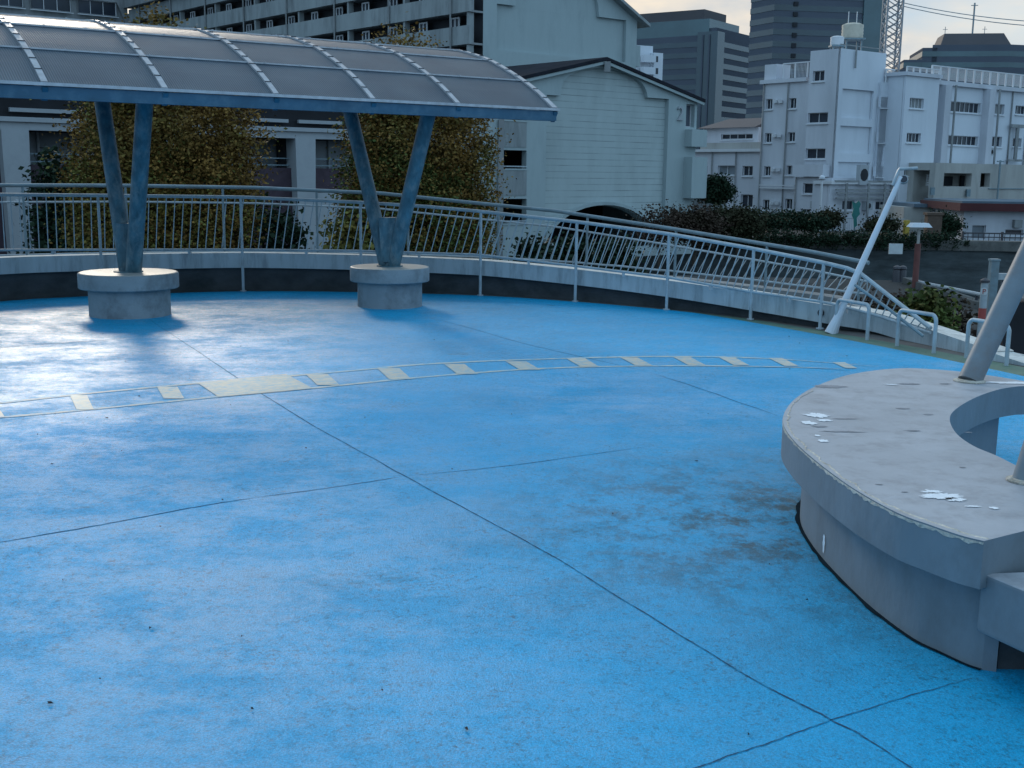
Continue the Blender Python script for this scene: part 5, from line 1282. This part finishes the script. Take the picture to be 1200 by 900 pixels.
tree('sprawling low shrub behind the railing left of the right V column', 372, 425, 232, 23, 'leaf_y', 1800, .12, 41, name='evergreen_shrub', cat='shrub', shape='bush')
tree('round dark clipped bush beside the hall and the grey block', 819, 861, 208, 70, 'leaf_d', 14000, .16, 43, name='clipped_bush', cat='shrub', ybot=236, shape='bush', clump=.4)
tree('bare twiggy reddish bush at the foot of the hall', 752, 800, 243, 52, 'leaf_b', 2600, .12, 47, name='scrub_bush', cat='shrub', shape='bush', clump=.6)
tree('bronze scrub bush right of the bare twiggy one', 785, 850, 247, 56, 'leaf_b', 11000, .15, 53, name='scrub_bush', cat='shrub', shape='bush', clump=.6)
tree('olive green scrub bush below the left end of the white building', 830, 905, 246, 60, 'leaf_m', 11000, .16, 59, name='scrub_bush', cat='shrub', shape='bush', clump=.6)
for i, (x0, x1, yt, Y, ml, lab) in enumerate([(880, 930, 256, 74, 'leaf_d', 'dark shrub below the paired wall vents'), (905, 948, 252, 76, 'leaf_d', 'taller pointed dark shrub beneath the white building'), (935, 975, 258, 75, 'leaf_d', 'low dark shrub in front of the annex door'), (960, 985, 252, 76, 'leaf_g', 'green shrub left of the teal sign'), (1020, 1060, 262, 74, 'leaf_g', 'green shrub between the mast and the yellow post'), (1098, 1118, 256, 76, 'leaf_d', 'dark shrub in front of the cream shed'), (1108, 1128, 266, 76, 'leaf_d', 'low shrub left of the riverside house')]):
    tree(lab, x0, x1, yt, Y, 'leaf_m' if ml == 'leaf_g' else ml, 4500, .17, 61 + i, name='bank_shrub', cat='shrub', shape='bush', clump=.6)
hd = MB()
lv = []
for x in range(700, 1130, 14):
    q = gy(x, 285, 71); lv.append((q.x, q.y, GZ + .55, 1.0, .7, .5))
ho = leaf_mesh(lv, 20000, .14, clump=.3, seed=91).build('hedge', M['leaf_d']); tag(ho, 'long dark hedge along the far canal bank', 'hedge')
lv = []
for x in range(960, 1120, 9):
    for Yb_ in (26, 32):
        q = gy(x, 345, Yb_ + random.uniform(-2, 2)); lv.append((q.x, q.y, GZ + .35, .8, 1.3, .6))
ho = leaf_mesh(lv, 16000, .15, clump=.35, seed=93).build('dead_bramble', M['leaf_b']); tag(ho, 'reddish brown dead brambles on the near bank behind the ramp foot', 'shrub')
tree('green bush on the near bank beyond the end of the ramp railing', 1078, 1118, 343, 22, 'leaf_g', 4000, .12, 97, name='bank_bush', cat='shrub', shape='bush', clump=.35)
for i, (x0, x1, Yb) in enumerate([(640, 700, 34), (690, 760, 33), (600, 650, 36)]):
    tree(['dark green shrub low behind the ramp rails in front of the tunnel arch', 'dull shrub low behind the ramp rails right of the tunnel arch', 'dark shrub behind the ramp rails at the left of the hall front'][i], x0, x1, 278, Yb, 'leaf_d', 2200, .16, 101 + i, name='low_shrub', cat='shrub', shape='bush')
# trimmed paler stems / white boards leaning by the hall
for i, (x, w_) in enumerate(((638, 5), (647, 4), (656, 8))):
    q = gy(x, 300, 38); mb = MB(); zt_ = gy(x, 283 + i * 2, 38).z; mb.hexa([(q.x - w_ * .014, q.y, GZ), (q.x + w_ * .014, q.y, GZ), (q.x + w_ * .014, q.y + .06, GZ), (q.x - w_ * .014, q.y + .06, GZ), (q.x - w_ * .017, q.y + .05, zt_), (q.x + w_ * .012, q.y + .05, zt_), (q.x + w_ * .012, q.y + .11, zt_), (q.x - w_ * .017, q.y + .11, zt_)])
    tag(mb.build('upright_board', M['sign_w']), ['leftmost pale upright board behind the ramp rails', 'middle narrow pale upright board behind the ramp rails', 'widest pale upright board behind the ramp rails'][i], 'board', 'pale upright boards by the hall')

# ================================================================== BANK FURNITURE
lp = thing('street_lamp', 'rusty red lamp post with white hood on the near canal bank', 'street lamp')
b = gz(1072, 337, GZ); tz_ = gy(1070, 266, b.y).z
MB().tube([b, (b.x, b.y, tz_ - .65)], .12, 12).build('post', M['red_post'], lp, smooth=True); MB().tube([(b.x, b.y, tz_ - .75), (b.x, b.y, tz_ - .1)], .06, 8).build('neck', M['cream'], lp)
mb = MB(); q = Vector((b.x, b.y, tz_)); mb.hexa([q + Vector(v) for v in ((-.42, -.3, 0), (.42, -.3, 0), (.42, .3, 0), (-.42, .3, 0), (-.3, -.2, .16), (.3, -.2, .16), (.3, .2, .16), (-.3, .2, .16))]); mb.build('lamp_hood', M['white_b'], lp)
lp2 = thing('street_lamp', 'thin white street lamp in front of the white building annex', 'street lamp')
b = gz(960, 268, GZ); b = gy(960, 268, 84); z2 = gy(960, 211, 84).z; MB().tube([(b.x, b.y, GZ), (b.x, b.y, z2)], .08, 8).build('post', M['trim'], lp2); MB().lathe((b.x, b.y, z2), [(.1, 0), (.22, .1), (.2, .25), (.05, .35)], 12).build('lamp_head', M['white_b'], lp2)
ts_ = thing('teal_sign', 'torn teal green board on a post in front of the annex window', 'sign')
q = gy(1003, 250, 78); zc = q.z; mb = MB(); pts = [(-.42, .75), (-.1, .62), (.15, .9), (.45, .7), (.38, .1), (.2, -.3), (.1, -.95), (-.12, -.9), (-.2, -.2), (-.4, .1)]
pts = [(-.30, .8), (-.05, .66), (.12, .85), (.30, .62), (.20, .3), (.28, -.05), (.08, -.3), (.14, -.8), (-.06, -.98), (-.12, -.4), (-.26, -.1), (-.18, .3)]
mb.poly(pts, [], lambda x, z: (q.x + x, q.y, zc + z)); mb.poly(pts, [], lambda x, z: (q.x + x, q.y + .08, zc + z))
for a, b2 in zip(pts, pts[1:] + pts[:1]): mb.face([(q.x + a[0], q.y, zc + a[1]), (q.x + b2[0], q.y, zc + b2[1]), (q.x + b2[0], q.y + .08, zc + b2[1]), (q.x + a[0], q.y + .08, zc + a[1])])
mb.build('board', M['teal_net'], ts_); MB().tube([(q.x, q.y + .12, GZ), (q.x, q.y + .12, zc)], .05, 8).build('post', M['hand'], ts_)
q = gy(1062, 268, 74); tag(MB().tube([(q.x, q.y, GZ), (q.x, q.y, gy(1062, 258, 74).z)], .2, 10).build('yellow_post', M['yellow']), 'short yellow post at the corner of the cream shed', 'post')
q = gy(1092, 280, 73); mb = MB(); mb.box((q.x, q.y, GZ + 1.0), (.9, .6, 2.0)); mb.box((q.x, q.y, GZ + 2.08), (1.05, .75, .16)); tag(mb.build('gate_pier', mat('brown_brick', (.10, .07, .055), .9, .2, 3)), 'brownish brick gate pier on the far bank', 'pier')
# far-bank dark fence
fn = thing('bank_fence', 'dark metal fence in front of the low riverside house', 'fence')
fN = Frame(gy(1128, 278, 72.5), (1, -.05)); s_ = 0; z1_ = gy(1128, 273, 72.5).z; n1 = fN.px(1260, 278)[0]
mb = MB(); mb.bar(fN.p(0, z1_, 0), fN.p(n1, z1_, 0), .06, .08); mb.bar(fN.p(0, GZ + .7, 0), fN.p(n1, GZ + .7, 0), .05, .06); mb.build('rail', M['bolt'], fn)
mb = MB()
while s_ < n1: mb.bar(fN.p(s_, GZ, 0), fN.p(s_, z1_, 0), .035, .035); s_ += .32
mb.build('bars', M['bolt'], fn)
s_ = 0
while s_ < n1: mb = MB(); mb.bar(fN.p(s_, GZ, 0), fN.p(s_, z1_ + .1, 0), .12, .12); mb.build('post', M['bolt'], fn); s_ += 2.4
fn2 = thing('mesh_fence', 'pale grey mesh fence in front of the white building annex', 'fence')
fM = Frame(gy(985, 265, 79), (1, 0)); z1_ = gy(1000, 256, 79).z; n1 = fM.px(1060, 265)[0]; mb = MB(); mb.bar(fM.p(0, z1_, 0), fM.p(n1, z1_, 0), .06, .06); s_ = 0
while s_ < n1: mb.bar(fM.p(s_, GZ, 0), fM.p(s_, z1_, 0), .05, .05); s_ += 1.2
mb.build('frame', M['rail'], fn2); mb = MB(); s_ = 0
while s_ < n1: mb.bar(fM.p(s_, GZ, 0), fM.p(s_, z1_, 0), .015, .015); s_ += .15
mb.build('mesh', M['rail'], fn2)
q = gy(1042, 290, 69); mb = MB(); mb.box((q.x, q.y - 1.2, q.z), (.8, .08, .6)); tag(mb.build('notice_board', M['sign_w']), 'pale blank notice board hanging on the far canal wall', 'sign')
for i, (x, lab) in enumerate(((1050, 'left dark bollard on the near bank walkway'), (1057, 'right dark bollard nearer the red lamp post'))):
    q = gz(x, 330, GZ); tag(MB().lathe((q.x, q.y, GZ), [(.18, 0), (.16, .1), (.15, .45), (.13, .5), (.17, .54), (.15, .62), (.04, .68)], 14).build('bollard', M['bolt'], smooth=True), lab, 'bollard', 'dark bollards on the near bank')
# near-bank pipe rail
pr_ = thing('pipe_rail', 'low white pipe rail sloping along the near canal edge to the grey posts', 'railing')
a, b = gz(1063, 332, GZ), gz(1149, 362, GZ); za = gy(1063, 328, a.y).z; zb3 = gy(1149, 345.5, b.y).z
MB().tube([(a.x, a.y, za), (b.x, b.y, zb3)], .07, 8).build('rail', M['rail'], pr_)
for t in (.05, .33, .66, .95): p = a.lerp(b, t); MB().tube([(p.x, p.y, GZ), (p.x, p.y, za + (zb3 - za) * t)], .06, 8).build('post', M['bolt'], pr_)
mb = MB(); mb.bar((a.x, a.y, GZ + .12), (b.x, b.y, GZ + .12), .4, .25); mb.build('kerb', M['coping'], pr_)
# grey posts with P sticker + bridge beam on the right
gp = thing('sign_post', 'grey round post with dark cap, P sticker and faded red marks', 'post')
q = gy(1150, 380, 21); zt_ = gy(1151, 329, 21).z; MB().tube([(q.x, q.y, GZ), (q.x, q.y, zt_)], .065, 14).build('shaft', M['rail'], gp, smooth=True)
MB().lathe((q.x, q.y, zt_), [(.085, -.03), (.085, .01), (.02, .05)], 14).build('cap', M['bolt'], gp)
MB().tube([(q.x, q.y, gy(1150, 374, 21).z), (q.x, q.y, gy(1150, 361, 21).z)], .067, 14).build('red_mark', M['sign_r'], gp, smooth=True)
cu = bpy.data.curves.new('p', 'FONT'); cu.body = 'P'; cu.size = .13; cu.extrude = .003; cu.align_x = 'CENTER'
to = bpy.data.objects.new('p_text', cu); COL.objects.link(to); bpy.context.view_layer.update()
me = bpy.data.meshes.new_from_object(to.evaluated_get(bpy.context.evaluated_depsgraph_get())); COL.objects.unlink(to); bpy.data.objects.remove(to)
me.materials.clear(); me.materials.append(M['sign_r'])
vx = Vector((q.x, q.y, 0)).normalized(); ppos = Vector((q.x, q.y, gy(1150, 344, 21).z)) - vx * .078
po_ = bpy.data.objects.new('letter', me); COL.objects.link(po_); po_.matrix_world = Matrix.Translation(ppos) @ Matrix((Vector((vx.y, -vx.x, 0)), Vector((0, 0, 1)), -vx)).transposed().to_4x4(); po_.parent = gp
fb_ = MB(); cpos = ppos + vx * .004 + Vector((0, 0, .045))
sdv = Vector((vx.y, -vx.x, 0)); fb_.poly([(.06 * math.cos(a * .3927), .07 * math.sin(a * .3927)) for a in range(16)], [], lambda x, z: cpos + sdv * x + Vector((0, 0, z))); fb_.build('sticker', M['sign_w'], gp)
fbg = thing('footbridge', 'grey footbridge post and beam with dark void beneath at the right edge', 'bridge')
q = gy(1158, 390, 24); zt_ = gy(1158, 305, 24).z
mb = MB(); mb.box((q.x, q.y, (GZ + zt_) / 2), (.16, .16, zt_ - GZ)); mb.box((q.x, q.y, zt_ + .01), (.19, .19, .04)); mb.build('end_post', M['hand'], fbg)
zb4 = gy(1180, 324, 24).z
mb = MB(); mb.bar((q.x + .09, q.y, zb4), (q.x + 8, q.y - .4, zb4), .12, .13); mb.build('handrail', M['rail'], fbg)
mb = MB(); mb.bar((q.x + .8, q.y + .3, zb4 - .42), (q.x + 8, q.y - .1, zb4 - .42), .5, .12); mb.build('girder', M['rail'], fbg)
mb = MB(); mb.box((q.x + 4.2, q.y + .9, (GZ + zb4 - .55) / 2), (7.6, 1.4, zb4 - .55 - GZ)); mb.build('underbridge_shade', M['dark'], fbg)  # dark box added as the painted shade under the bridge
mb = MB(); mb.bar((q.x + .2, q.y + .05, zb4 - .16), (q.x + 8, q.y - .35, zb4 - .16), .03, .16); mb.build('infill', M['slate'], fbg)
# kerb line on the landing
kl = MB(); a, b = gz(1150, 409), gz(1215, 424); kl.bar((a.x, a.y, .02), (b.x, b.y, .02), .03, .03); tag(kl.build('edge_strip', M['rail']), 'thin white edging strip on the landing behind the third barrier loop', 'edging')
